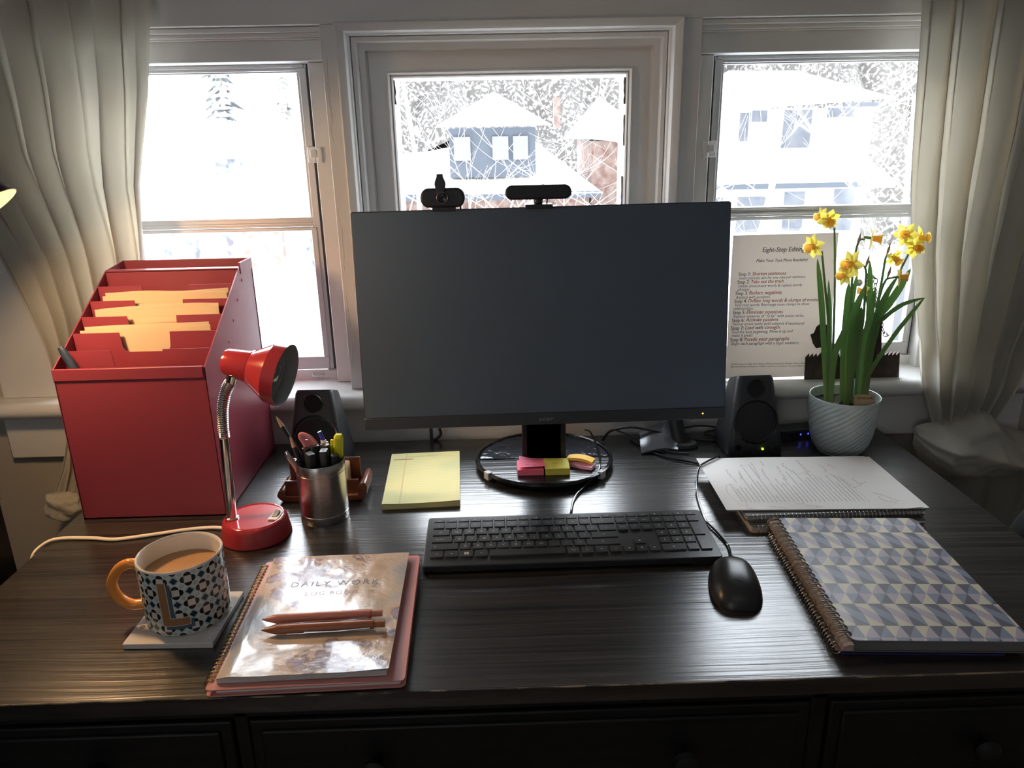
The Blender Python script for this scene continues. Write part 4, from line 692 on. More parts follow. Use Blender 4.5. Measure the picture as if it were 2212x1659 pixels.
def divider(y):
    zt_ = slope(y) + .001; nx0, nx1 = lerp(xa, xb, .335), lerp(xa, xb, .665); dp = .034
    pts = [(xa + .003, .01), (xb - .003, .01), (xb - .003, zt_), (nx1 + .002, zt_)]
    for k in range(7): a = PI / 2 * k / 6; pts.append((nx1 - .012 + .012 * math.cos(a), zt_ - dp + .012 - .012 * math.sin(a)))
    for k in range(7): a = PI / 2 * k / 6; pts.append((nx0 + .012 - .012 * math.sin(a), zt_ - dp + .012 - .012 * math.cos(a)))
    pts.append((nx0 - .002, zt_)); pts.append((xa + .003, zt_)); b = MB(); b.prism(pts[::-1], y, y + .0015, 'y'); return b
for y in DY: obj('divider', divider(y), RED, fb, smooth=40)
MAN = mat('manila_card', (0.60, 0.48, 0.32), 0.75, bump=(60, .2, .001)); ORF = mat('orange_card', (0.66, 0.26, 0.15), 0.7, bump=(60, .2, .001))
def folder(y, z, x0, x1, seed, m, label, grp, tabw=None):
    def fn(u_, v_):
        x = lerp(x0, x1, u_); w_ = .0022 * noise(u_ * 3 + seed, seed * 1.7) * v_
        return (x, y + w_ + .002 * v_, lerp(.012, z + .006 * (noise(u_ * 2.2, seed * 3.1)) + .005 * (u_ - .5) , v_))
    b = MB(); b.slab(fn, 14, 4, (0, .0011, 0)); tag(obj('manila_folder' if m is MAN else 'orange_folder', b, m, loc=((x0 + x1) / 2, y, .012), smooth=60), label, 'folder', grp)
G1, G2, G3 = 'folders in the front stack of the file box', 'folders in the middle stack of the file box', 'folders in the rear stack of the file box'
for k in range(2): folder(.531 + k * .006, slope(.524) + .006 + .004 * k, -.744 + .006 * k, -.524 - .004 * k, 1.3 + k, MAN, ['manila folder at the front of the front stack in the red file box', 'manila folder behind the first one in the front stack of the file box'][k], G1)
folder(.5655, slope(.560) - .014, -.735, -.530, 7.1, ORF, 'orange folder peeking through the notch of a divider in the file box', G2)
for k in range(3): folder(.570 + k * .006, slope(.560) + [-.004, .010, .013][k], -.742 + .006 * k, -.520 - .002 * k, 3.3 + k * 1.7, MAN, ['low manila folder just behind the orange folder in the file box', 'manila folder in the middle of the middle stack in the file box', 'tallest manila folder at the rear of the middle stack in the file box'][k], G2)
for k in range(3): folder(.602 + k * .006, slope(.596) + [-.006, .010, .013][k], -.738 + .003 * k, -.517 + .001 * k, 9.3 + k * 1.3, MAN, ['low manila folder at the front of the rear stack in the file box', 'manila folder in the middle of the rear stack in the file box', 'tallest manila folder at the very back of the file box'][k], G3)
b = MB(); b.prism(rectpts(.012, .022, .003, 3), 0, .004); b.v = []; b.f = []; b.m = []
b.tube([(-.748, .476, .300), (-.742, .473, .290), (-.700, .466, .2)], [.0045, .0065, .0065], 10, flat=.45, nrm=(.3, -1, .2))
tag(obj('flat_stick', b, mat('navy_plastic', (.015, .03, .06), .4, bump=(300, .1, .0003)), loc=(-.72, .47, .2), smooth=40), 'dark navy stick leaning in the front left corner of the red file box', 'stick')

# ------------------------------------------------------------------ red desk lamp
REDG = mat('red_lamp_enamel', (0.43, 0.036, 0.048), 0.14, coat=.5, bump=(14, .03, .001))
dl = thing('desk_lamp', 'small red desk lamp with chrome gooseneck, switched off, beside the file box', 'lamp', (-.440, .385, 0))
b = MB(); b.lathe([(.0545, 0), (.056, .002), (.0555, .006), (.0535, .016), (.0515, .026), (.0495, .031), (.0465, .0335), (.0445, .0335), (.0435, .0322), (0, .0325)], (-.4395, .384, 0), None, 64); obj('base', b, REDG, dl, smooth=40)
b = MB(); b.T = Matrix.Translation((-.4045, .382, .0323)) @ Matrix.Rotation(math.radians(-8), 4, 'Z'); b.prism(rectpts(.0155, .030, .001, 2), 0, .0022); sw = obj('switch_plate', b, mat('switch_white', (.6, .58, .52), .4, bump=(200, .05, .0002)), dl)
b = MB(); b.T = Matrix.Translation((-.4045, .384, .0345)) @ Matrix.Rotation(math.radians(-8), 4, 'Z'); b.prism([(-.009, 0), (.009, 0), (.008, .0040), (-.008, .0012)], -.004, .004, 'x'); obj('rocker', b, mat('aged_ivory', (.55, .42, .22), .4, bump=(200, .05, .0002)), sw)
b = MB(); b.lathe([(.011, 0), (.011, .002), (.0085, .0035)], (-.4745, .3795, .0325), None, 24); b.tube([(-.4745, .3795, .033), (-.470, .382, .155), (-.4695, .383, .172)], [.0078, .0078, .0078], 20); obj('pole', b, CHROME, dl, smooth=50)
gp = spline([(-.4695, .383, .172), (-.4685, .3835, .195), (-.465, .384, .222), (-.457, .3845, .247), (-.4475, .385, .262)], 12)
b = MB(); b.tube(gp, .0066, 12)
L = sum((gp[i + 1] - gp[i]).length for i in range(len(gp) - 1)); hel = []; nT = 30
for k in range(nT * 10 + 1):
    s_ = k / (nT * 10) * (len(gp) - 1); i = min(int(s_), len(gp) - 2); p = gp[i].lerp(gp[i + 1], s_ - i); t = (gp[i + 1] - gp[i]).normalized(); n1 = t.cross(V((0, 1, 0))).normalized(); n2 = t.cross(n1); a = 2 * PI * k / 10
    hel.append(p + n1 * math.cos(a) * .0083 + n2 * math.sin(a) * .0083)
b.tube(hel, .0011, 5); obj('gooseneck', b, CHROME, dl, smooth=60)
b = MB(); b.tube([(-.4475, .385, .260), (-.4415, .3845, .277)], [.0078, .0088], 16); obj('neck_collar', b, CHROME, dl)
ax = V((.95, -.14, -.23)).normalized(); sc0 = V((-.454, .387, .296)); Rl = rotto(ax)
pr = [(a_ * .88, c_ * .83) for a_, c_ in ((0, 0), (.016, .0005), (.0205, .003), (.0235, .009), (.0285, .052), (.0300, .0525), (.0300, .055), (.0500, .088), (.0535, .094), (.0555, .1185), (.0545, .1185), (.0525, .094), (.0488, .088), (.0288, .056), (.0275, .052), (.022, .010), (.015, .004), (0, .003))]
b = MB(); b.lathe(pr[:10], sc0, Rl, 56); b.f = [f for f in b.f if len(f) < 50]; b.m = b.m[:len(b.f)]; b.lathe(pr[9:], sc0, Rl, 56, m=1); b2 = [(f, m_) for f, m_ in zip(b.f, b.m) if len(f) < 50]; b.f = [x[0] for x in b2]; b.m = [x[1] for x in b2]
obj('shade', b, [REDG, mat('grey_shade_inside', (.40, .42, .43), .5, bump=(100, .05, .0005))], dl, smooth=24)
b = MB(); b.lathe([(.009, .036), (.010, .045), (.017, .058), (.0205, .070), (.018, .082), (.010, .088), (0, .089)], sc0, Rl, 28); obj('bulb', b, mat('clear_bulb', (.25, .26, .28), .03, .3, bump=(20, .02, .001)), dl)
IV = mat('ivory_cord', (.78, .70, .56), .45, bump=(300, .1, .0003))
b = MB(); cp = [(-.492, .398, .004), (-.52, .404, .0035), (-.562, .399, .0035), (-.610, .386, .0035), (-.664, .374, .0035), (-.704, .380, .0035), (-.756, .382, .0035), (-.774, .368, .0035), (-.7815, .345, -.004), (-.783, .336, -.03), (-.80, .34, -.10), (-.83, .36, -.3), (-.84, .40, -.74)]
for o_ in (-.0016, .0016): b.tube(spline([(x, y + o_, z) for x, y, z in cp], 8), .0021, 8)
obj('power_cord', b, IV, dl)

# ------------------------------------------------------------------ pencil cup
STEEL = mat('brushed_steel', (0.55, 0.53, 0.50), 0.24, 1.0, bump=(60, .25, .0004, (1, 1, 40)))
cc = V((-.339, .440, 0))
cup = thing('pencil_cup', 'stainless steel pencil cup full of pens behind the logbook', 'pencil cup', cc)
b = MB(); b.lathe([(.0400, 0), (.0405, .001), (.0405, .0145), (.0400, .0150), (.0405, .0155), (.0405, .0875), (.0400, .088), (.0405, .0885), (.0405, .1055), (.0400, .1062), (.0392, .1055), (.0388, .005), (0, .004)], cc, None, 72); obj('body', b, STEEL, cup, smooth=40)
def stick(name, label, cat, p0, p1, r_, m, tip=None, grp=None):
    p0, p1 = V(p0), V(p1); t = thing(name, label, cat, p0, grp); b = MB(); return t, p0, p1
PB = mat('pencil_black', (.02, .024, .035), .35, bump=(300, .05, .0002)); PW = mat('sharpened_wood', (.50, .34, .22), .7, bump=(200, .2, .0005))
def pencil(label, p0, p1):
    p0, p1 = V(p0), V(p1); d = (p1 - p0).normalized(); t = thing('pencil', label, 'pencil', p0, 'pencils in the steel cup')
    b = MB(); b.tube([p0, p1 - d * .022], .0037, 6); obj('shaft', b, PB, t, smooth=20)
    b = MB(); b.tube([p1 - d * .022, p1 - d * .003], [.0036, .0009], 12); obj('sharpened_end', b, PW, t)
    b = MB(); b.tube([p1 - d * .0034, p1], [.0010, .0003], 8); obj('lead', b, PB, t)
pencil('dark pencil leaning out far to the left of the steel cup', (-.320, .437, .006), (-.4035, .440, .186))
pencil('dark pencil standing steeper, second from the left in the steel cup', (-.342, .425, .006), (-.3835, .436, .152))
t = thing('scissors', 'pink curved scissor handle sticking out of the steel cup', 'scissors', (-.345, .45, .006), None)
b = MB(); b.tube(spline([(-.3585, .452, .100), (-.3620, .452, .125), (-.3690, .452, .141), (-.3660, .452, .1455), (-.3540, .452, .139), (-.3445, .452, .122), (-.343, .452, .10)], 5), .0048, 8, flat=.6, nrm=(0, 1, 0)); b.prism([(-.366, .137), (-.352, .136), (-.346, .12), (-.345, .10), (-.357, .10)], .450, .453, 'y'); obj('handle', b, mat('pink_plastic', (.75, .28, .30), .35, bump=(200, .05, .0002)), t)
b = MB(); b.tube([(-.350, .452, .105), (-.345, .450, .008)], .004, 6, flat=.3); obj('blade', b, STEEL, t)
t = thing('ballpoint_pen', 'white click pen with a blue button standing in the steel cup', 'pen', (-.338, .455, .006))
b = MB(); b.tube([(-.336, .452, .006), (-.3335, .457, .125), (-.334, .458, .1325)], [.005, .0055, .0045], 14); obj('barrel', b, mat('white_plastic', (.75, .74, .74), .3, bump=(200, .03, .0002)), t)
b = MB(); b.tube([(-.334, .458, .132), (-.3395, .459, .1475)], .0036, 12); obj('button', b, mat('blue_plastic', (.04, .05, .42), .3, bump=(200, .03, .0002)), t)
b = MB(); b.tube([(-.328, .455, .131), (-.324, .453, .11)], .0022, 6); obj('clip', b, mat('white_clip', (.7, .7, .7), .3, bump=(200, .03, .0002)), t)
YE = mat('yellow_highlighter', (.80, .78, .03), .3, bump=(200, .03, .0002))
t = thing('highlighter_pen', 'bright yellow highlighter standing at the right of the steel cup', 'highlighter', (-.318, .452, .006))
b = MB(); b.T = Matrix.Translation((-.311, .452, .105)) @ Matrix.Rotation(math.radians(7), 4, 'Y') @ Matrix.Rotation(math.radians(10), 4, 'Z')
rg = [(0, .0170, .0135), (.034, .0160, .0125), (.040, .0105, .0085)]
for (z0_, w0, d0), (z1_, w1_, d1) in zip(rg, rg[1:]):
    A = rectpts(w0, d0, .003, 3); B = rectpts(w1_, d1, .003, 3); n = len(A); b.add([(x, y, z0_) for x, y in A] + [(x, y, z1_) for x, y in B], [(i, (i + 1) % n, n + (i + 1) % n, n + i) for i in range(n)] + [list(range(n, 2 * n)), list(range(n))[::-1]])
obj('cap', b, YE, t); b = MB(); b.T = Matrix.Translation((-.311, .452, .105)) @ Matrix.Rotation(math.radians(7), 4, 'Y'); b.tube([(-.0105, -.002, .002), (-.0105, -.002, .030)], .0024, 8); obj('clip', b, YE, t)
b = MB(); b.tube([(-.311, .452, .106), (-.325, .448, .006)], .0055, 12); obj('barrel', b, mat('highlighter_barrel', (.05, .05, .06), .4, bump=(200, .03, .0002)), t)
MK = mat('marker_black', (.016, .016, .018), .42, bump=(700, .2, .0003)); MKR = mat('marker_red_stripe', (.30, .03, .03), .4, bump=(100, .03, .0002))
def marker(label, x, y, z, rz, lean, w_=.0155, d_=.011, stripe=False):
    t = thing('marker_pen', label, 'marker', (x - lean[0], y - lean[1], .006), 'black markers in the steel cup')
    ax_ = V((lean[0], lean[1], z - .006)).normalized(); Rm = rotto(ax_) @ Matrix.Rotation(rz, 3, 'Z'); top = V((x, y, z))
    b = MB(); A = rectpts(w_, d_, .0028, 3); B = rectpts(w_ - .002, d_ - .002, .002, 3); n = len(A)
    vs = [top + Rm @ V((p[0], p[1], -.040)) for p in A] + [top + Rm @ V((p[0], p[1], -.0015)) for p in A] + [top + Rm @ V((p[0], p[1], 0)) for p in B]
    b.add(vs, [list(range(n))[::-1], [2 * n + i for i in range(n)]] + [(k * n + i, k * n + (i + 1) % n, (k + 1) * n + (i + 1) % n, (k + 1) * n + i) for k in (0, 1) for i in range(n)]); obj('cap', b, MK, t)
    b = MB(); A = rectpts(w_ - .0012, d_ - .0012, .0025, 3); n = len(A); vs = [V((x - lean[0], y - lean[1], .006)) + Rm @ V((p[0], p[1], 0)) for p in A] + [top + Rm @ V((p[0], p[1], -.012)) for p in A]
    b.add(vs, [list(range(n))[::-1], list(range(n, 2 * n))] + [(i, (i + 1) % n, n + (i + 1) % n, n + i) for i in range(n)]); obj('barrel', b, MKR if stripe else MK, t)
marker('black marker at the left of the cluster in the steel cup, cap turned', -.3595, .4390, .1265, .7, (-.006, .0, 0), .014, .0115)
marker('black marker second from left in the back row of the cup', -.3460, .4430, .1290, .1, (-.002, .004, 0))
marker('black marker third from left in the back row of the cup', -.3290, .4450, .1300, 0, (.002, .004, 0))
marker('black marker in front at the middle of the steel cup', -.3490, .4205, .1250, .05, (-.003, -.002, 0), .0185, .013)
marker('black marker with a red barrel in front, right of the middle of the cup', -.3265, .4230, .1290, 0, (.001, 0, 0), .0175, .013, True)
marker('thick black marker at the right wall of the steel cup, under the highlighter', -.3120, .4340, .1150, .3, (.004, 0, 0), .014, .014)
t = thing('gel_pen', 'pink translucent pen with a metal tip leaning at the left rim of the cup', 'pen', (-.352, .43, .006))
b = MB(); b.tube([(-.352, .43, .006), (-.3735, .424, .098), (-.3845, .424, .118)], [.0042, .0048, .0045], 12); obj('barrel', b, mat('pale_pink_plastic', (.50, .30, .27), .25, bump=(200, .03, .0002)), t)
b = MB(); b.tube([(-.3845, .424, .118), (-.3865, .424, .1225), (-.3880, .424, .1275)], [.0048, .0048, .003], 12); obj('metal_end', b, CHROME, t)

# ------------------------------------------------------------------ wooden card holder with cards
WD = grainmat('rosewood', '#3a1d12', '#7a4428', .3, (6, 60, 25), .15); WDL = grainmat('light_wood_edge', '#8a5a34', '#b98552', .35, (6, 60, 25), .1)
ch_ = thing('card_holder', 'wooden business card holder behind the steel pencil cup', 'card holder', (-.355, .525, 0))
b = MB(); pts = [(-.432, .006), (-.436, .012), (-.433, .020), (-.425, .025), (-.419, .022), (-.419, .012), (-.292, .012), (-.292, .026), (-.286, .034), (-.279, .034), (-.275, .028), (-.277, .012), (-.284, .003), (-.292, 0), (-.424, 0)]
b.prism(pts, .494, .560, 'y'); obj('base', b, WD, ch_, bevel=.002)
b = MB(); b.box(-.421, -.291, .5005, .5055, .010, .0385); obj('front_panel', b, WD, ch_, bevel=.0012)
b = MB(); b.box(-.420, -.292, .536, .541, .010, .066); obj('back_panel', b, WD, ch_, bevel=.0012)
CARD = mat('cream_card', (.78, .62, .45), .6, bump=(100, .05, .0003))
for k in range(5):
    b = MB(); b.prism(rectpts(.089, .050, .003, 3, -.3555 + .0006 * k, .0375 + .0004 * k), .512 + .0038 * k, .5124 + .0038 * k, 'y')
    tag(obj('business_card', b, CARD, loc=(-.3555, .512 + .0038 * k, .012), smooth=0), ['blank cream card at the front of the wooden card holder', 'cream card second from the front in the wooden holder', 'cream card in the middle of the wooden holder', 'cream card second from the back in the wooden holder', 'cream card at the back of the wooden card holder'][k], 'card', 'cards in the wooden holder')

# ------------------------------------------------------------------ coaster and mug
TILE = mat('white_tile', (.66, .62, .58), .3, vary=((.40, .40, .55), 22, .60, .78), bump=(200, .03, .0003))
ca = V((-.4640, .1505, 0)); ra = math.radians(-1.5)
co_ = thing('coaster', 'square white printed tile coaster under the patterned mug', 'coaster', ca)
b = MB(); b.T = Matrix.Translation(ca) @ Matrix.Rotation(ra, 4, 'Z'); b.prism(rectpts(.1155, .1155, .002, 2), .0, .0075); obj('tile', b, TILE, co_, bevel=.0008)
INKN = mat('dark_blue_ink', (.03, .03, .05), .5, bump=(99, .05, .0001))
b = MB(); b.T = Matrix.Translation(ca) @ Matrix.Rotation(ra, 4, 'Z')
for k, (x, y) in enumerate(((-.048, -.022), (-.0475, -.006), (-.044, .013))):
    if k < 2:
        b.tube([(x + .003 * math.cos(a), y + .003 * math.sin(a), .0078) for a in [2 * PI * i / 16 for i in range(16)]], .0004, 4, closed=True); b.box(x - .0015, x + .0015, y - .0003, y + .0003, .0076, .0079)
        b.box(x + .006, x + .011, y - .0006, y + .0006, .0076, .0079); b.box(x + .0125, x + .020, y - .0006, y + .0006, .0076, .0079)
    else: b.box(x, x + .0045, y - .0012, y + .0012, .0076, .0079)
b.box(.032, .054, -.0225, -.0222, .0076, .0079)
for x in (.045, .053): b.box(x, x + .0015, .018, .0195, .0076, .0079)
obj('printed_marks', b, INKN, co_, smooth=0)
mc = V((-.4605, .1560, .0078)); MR = .0535
mg = thing('mug', 'patterned mug with an orange handle and letter L, filled with milky coffee', 'mug', mc)
def mugmat():
    m = mat('mug_pattern', (.6, .6, .6), .14, coat=.3); nt = m.node_tree; b = nt.nodes['Principled BSDF']; N = nt.nodes; Lk = nt.links
    def mth(op, a, b_=None, c=None):
        n = N.new('ShaderNodeMath'); n.operation = op
        for i, x in enumerate((a, b_, c)):
            if x is None: continue
            if isinstance(x, (int, float)): n.inputs[i].default_value = x
            else: Lk.new(x, n.inputs[i])
        return n.outputs[0]
    tc = N.new('ShaderNodeTexCoord'); s_ = N.new('ShaderNodeSeparateXYZ'); Lk.new(tc.outputs['Object'], s_.inputs[0])
    ang = mth('ARCTAN2', s_.outputs[1], s_.outputs[0]); U0 = mth('MULTIPLY_ADD', ang, 20 / (2 * PI), 40.32); V0 = mth('MULTIPLY_ADD', s_.outputs[2], 1 / .0170, 20.15)
    iu = mth('ROUND', U0); iv = mth('ROUND', V0); x = mth('SUBTRACT', U0, iu); y = mth('SUBTRACT', V0, iv)
    par = mth('MODULO', mth('ADD', iu, iv), 2)      # 0 flower, 1 diamond
    par = mth('GREATER_THAN', par, .5); fl_ = mth('SUBTRACT', 1, par)
    ax_ = mth('ABSOLUTE', x); ay_ = mth('ABSOLUTE', y)
    # flowers reach beyond the half cell, so measure from the nearest flower centre on the checker
    dx = mth('SUBTRACT', ax_, mth('MULTIPLY', par, 1)); # for diamond cells the flower sits one cell away in x or y
    def lobes(px_, py_):
        r_ = .27; c_ = .30; out = None
        for (cx, cy) in ((c_, 0), (-c_, 0), (0, c_), (0, -c_)):
            d = mth('ADD', mth('POWER', mth('ABSOLUTE', mth('SUBTRACT', px_, cx)), 2), mth('POWER', mth('ABSOLUTE', mth('SUBTRACT', py_, cy)), 2)); k = mth('LESS_THAN', d, r_ * r_); out = k if out is None else mth('MAXIMUM', out, k)
        return out
    sq = mth('MULTIPLY', mth('LESS_THAN', ax_, .27), mth('LESS_THAN', ay_, .27))
    lob_f = mth('MULTIPLY', lobes(ax_, ay_), fl_)
    a1 = mth('SUBTRACT', 1, ax_); a2 = mth('SUBTRACT', 1, ay_)
    lob_d = mth('MULTIPLY', mth('MAXIMUM', lobes(a1, ay_), lobes(ax_, a2)), par)
    lob = mth('MAXIMUM', lob_f, lob_d); white = mth('MULTIPLY', sq, fl_)
    dia = mth('MULTIPLY', mth('LESS_THAN', mth('ADD', ax_, ay_), .30), par)
    # background: pale diagonal bands and blue diamonds
    bgm = mth('LESS_THAN', mth('ABSOLUTE', mth('SUBTRACT', mth('ADD', ax_, ay_), .62)), .17)
    def mix(f_, c1, c2):
        n = N.new('ShaderNodeMix'); n.data_type = 'RGBA'; Lk.new(f_, n.inputs[0])
        for i, c in ((6, c1), (7, c2)):
            if isinstance(c, tuple): n.inputs[i].default_value = (*c, 1)
            else: Lk.new(c, n.inputs[i])
        return n.outputs[2]
    c = mix(bgm, hexc('#a9c3c8'), hexc('#d6d2c8')); c = mix(lob, c, hexc('#1b1a24')); c = mix(white, c, hexc('#d8cfc4')); c = mix(dia, c, hexc('#1f3440'))
    top = mth('GREATER_THAN', s_.outputs[2], .0925); c = mix(top, c, hexc('#e6ddd0')); bot = mth('LESS_THAN', s_.outputs[2], .002); c = mix(bot, c, hexc('#e6ddd0'))
    Lk.new(c, b.inputs['Base Color']); return m
MI = mat('mug_inside', (.80, .74, .64), .15, bump=(20, .02, .0005))
b = MB(); b.lathe([(.048, 0), (.0505, .0008), (.0528, .004), (MR, .010), (MR, .0935), (MR - .0006, .0950), (MR - .0018, .0955)], mc, None, 96); b.f = [f for f in b.f if len(f) < 90]; b.m = b.m[:len(b.f)]
b.lathe([(MR - .0018, .0955), (MR - .0032, .0945), (MR - .0036, .090), (MR - .0036, .012), (.044, .005), (0, .0045)], mc, None, 96, m=1); b.lathe([(0, .0003), (.0485, .0002)], mc, None, 48, m=1)
k_ = [i for i, f in enumerate(b.f) if len(f) < 40]; b.m = [b.m[i] for i in k_]; b.f = [b.f[i] for i in k_]
obj('body', b, [mugmat(), MI], mg, smooth=50)
b = MB(); b.lathe([(.0500, .0700), (.0496, .0685), (0, .0683)], mc, None, 64); b.f = [f for f in b.f if len(f) < 40]; b.m = b.m[:len(b.f)]; obj('coffee', b, mat('milky_coffee', (.46, .27, .13), .12, bump=(10, .02, .0005)), mg)
b = MB(); ha = math.radians(184); dd = V((math.cos(ha), math.sin(ha), 0)); P0 = mc + dd * (MR - .0008)
b.tube(spline([P0 + V((0, 0, .079)), P0 + dd * .012 + V((0, 0, .082)), P0 + dd * .026 + V((0, 0, .076)), P0 + dd * .037 + V((0, 0, .060)), P0 + dd * .039 + V((0, 0, .046)), P0 + dd * .033 + V((0, 0, .031)), P0 + dd * .019 + V((0, 0, .021)), P0 + V((0, 0, .021))], 8), .0072, 16, flat=.95); obj('handle', b, mat('orange_glaze', (.80, .30, .055), .16, bump=(20, .02, .0005)), mg, smooth=60)
LO = mat('letter_ochre', (.34, .17, .07), .25, bump=(99, .02, .0001)); LT = mat('letter_teal', (.07, .12, .15), .25, bump=(99, .02, .0001)); LC = mat('letter_cream', (.6, .56, .5), .25, bump=(99, .02, .0001))
def onmug(pts, rr, m, b):
    # polygon in (s along the wall, z) split in narrow columns
    th0 = math.radians(-84)
    vs = [mc + V((rr * math.cos(th0 + s_ / MR), rr * math.sin(th0 + s_ / MR), z)) for s_, z in pts]; b.add(vs, [list(range(len(vs)))], m)
b = MB()
def Lrect(s0, s1, z0, z1, sh, rr, m):
    n = 8
    for k in range(n):
        a0, a1 = lerp(s0, s1, k / n), lerp(s0, s1, (k + 1) / n); onmug([(a0, z0), (a1, z0), (a1, z1), (a0, z1)], rr, m, b)
Lrect(-.0165, -.0045, .018, .0815, 0, MR + .0002, 2); Lrect(-.0165, .0185, .018, .0300, 0, MR + .0002, 2)
Lrect(-.0155, -.0055, .019, .0805, 0, MR + .0004, 0); Lrect(-.0055, .0175, .019, .0290, 0, MR + .0004, 0)
for k in range(6):
    z0_, z1_ = lerp(.030, .077, k / 6), lerp(.030, .077, (k + 1) / 6)
    onmug([(-.0045, z0_), (.0005, z0_), (.0005, z1_), (-.0045, z1_)], MR + .0003, 1, b)
onmug([(-.0045, .077), (.0005, .077), (-.0045, .0805)], MR + .0003, 1, b); Lrect(.0185, .0225, .016, .026, 0, MR + .0003, 1); Lrect(-.012, .0225, .0135, .018, 0, MR + .0003, 1)
obj('letter', b, [LO, LT, LC], mg, smooth=0)

# ------------------------------------------------------------------ pink notebook, logbook and two pens
PINK = mat('pink_plastic_cover', (.62, .27, .25), .35, bump=(60, .08, .0008)); GOLD = mat('gold_wire', (.50, .36, .18), .25, 1.0, bump=(60, .02, .0002))
nbT = Matrix.Translation((-.3845, -.0008, 0)) @ Matrix.Rotation(math.radians(1.6), 4, 'Z')
nb = thing('spiral_notebook', 'pink spiral notebook with gold coil under the logbook', 'notebook', (-.27, .138, 0))
b = MB(); b.T = nbT; b.prism(rectpts(.230, .278, .006, 5, .115, .139), .0015, .0032); obj('back_cover', b, PINK, nb)
b = MB(); b.T = nbT; b.prism(rectpts(.214, .268, .003, 3, .117, .139), .0032, .0095); obj('pages', b, WHITEP, nb)
b = MB(); b.T = nbT; b.prism(rectpts(.230, .278, .006, 5, .115, .139), .0095, .0112); obj('front_cover', b, PINK, nb, bevel=.0005)
def coil(b, p0, p1, r_, wire, n, twin=0, cz=0, sq=1.0, arc=(0, 2 * PI)):
    p0, p1 = V(p0), V(p1); ax_ = (p1 - p0).normalized(); s1 = ax_.cross(V((0, 0, 1))).normalized()
    for k in range(n):
        for dt in ((-twin, twin) if twin else (0,)):
            c = p0.lerp(p1, (k + .5) / n) + ax_ * dt; pts = []
            for j in range(15): a = arc[0] + (arc[1] - arc[0]) * j / 14; pts.append(c + s1 * (math.cos(a) * r_ * sq) + V((0, 0, math.sin(a) * r_)))
            full = abs(arc[1] - arc[0] - 2 * PI) < .01; b.tube(pts[:-1] if full else pts, wire, 6, closed=full, caps=not full)
b = MB(); a_ = nbT @ V((.0015, .012, .0068)); c_ = nbT @ V((.0015, .268, .0068)); coil(b, a_, c_, .0066, .00065, 34, .0011); obj('coil', b, GOLD, nb, smooth=60)
def marble():
    m = mat('marble_gloss_cover', (.6, .5, .45), .22, coat=.55, bump=(26, .8, .0028)); nt = m.node_tree; N = nt.nodes; Lk = nt.links; b = N['Principled BSDF']
    tc = N.new('ShaderNodeTexCoord'); wp = N.new('ShaderNodeTexNoise'); wp.inputs['Scale'].default_value = 9; wp.inputs['Detail'].default_value = 4; Lk.new(tc.outputs['Object'], wp.inputs['Vector'])
    va = N.new('ShaderNodeVectorMath'); va.operation = 'MULTIPLY_ADD'; va.inputs[1].default_value = (.09, .09, .09); Lk.new(wp.outputs['Color'], va.inputs[0]); Lk.new(tc.outputs['Object'], va.inputs[2])
    nz = N.new('ShaderNodeTexNoise'); nz.inputs['Scale'].default_value = 11; nz.inputs['Detail'].default_value = 5; Lk.new(va.outputs[0], nz.inputs['Vector'])
    rp = N.new('ShaderNodeValToRGB'); e = rp.color_ramp.elements; e[0].position = .30; e[0].color = (*hexc('#8fa3b4'), 1); e[1].position = .70; e[1].color = (*hexc('#8d83a3'), 1)
    for p_, c_ in ((.42, '#c9c2bb'), (.50, '#d8c6b0'), (.575, '#cbb5a0'), (.600, '#8c6a4c'), (.612, '#a99fb4')): x = e.new(p_); x.color = (*hexc(c_), 1)
    Lk.new(nz.outputs[0], rp.inputs[0]); Lk.new(rp.outputs[0], b.inputs['Base Color']); return m
lbT = Matrix.Translation((-.3735, .0100, 0)) @ Matrix.Rotation(math.radians(1.0), 4, 'Z')
lb = thing('logbook', 'glossy marbled daily work logbook on top of the pink notebook', 'book', (-.27, .14, .0112))
def lcz(x, y):   # cover height: slightly wavy, bottom right corner bent up
    return .0205 + .0006 * noise(x * 30, y * 22) + .0030 * max(0, (x - .12) / .08) ** 2 * max(0, (.05 - y) / .05) - .002 * max(0, (.01 - x) / .01)
b = MB(); b.T = lbT; b.slab(lambda u_, v_: (u_ * .1965, v_ * .262, .0190 + .0012 * u_ * max(0, 1 - v_ * 3)), 10, 6, (0, 0, -.0074)); obj('pages', b, mat('page_block', (.60, .57, .53), .8, bump=(30, .3, .002, (1, 1, 60))), lb, smooth=30)
b = MB(); b.T = lbT; b.slab(lambda u_, v_: (u_ * .2000, v_ * .264 - .001, lcz(u_ * .2, v_ * .264)), 48, 60, (0, 0, -.0005)); cv = obj('cover', b, marble(), lb, smooth=60)
b = MB(); b.T = lbT; I1 = mat('title_ink', (.05, .045, .05), .35, bump=(99, .02, .0001)); I2 = mat('subtitle_ink', (.35, .13, .08), .35, bump=(99, .02, .0001))
b.text('DAILY WORK', .017, Matrix.Translation((.043, .1820, .0)), 0, width=.122, spacing=1.25, bold=-.0002); b.text('LOG BOOK', .013, Matrix.Translation((.068, .1595, 0)), 1, width=.070, spacing=1.2, bold=-.0002)
inv = lbT.inverted()
for i, v in enumerate(b.v): q_ = inv @ v; b.v[i] = lbT @ V((q_.x, q_.y, lcz(q_.x, q_.y) + .0004))
obj('title', b, [I1, I2], lb, smooth=0)
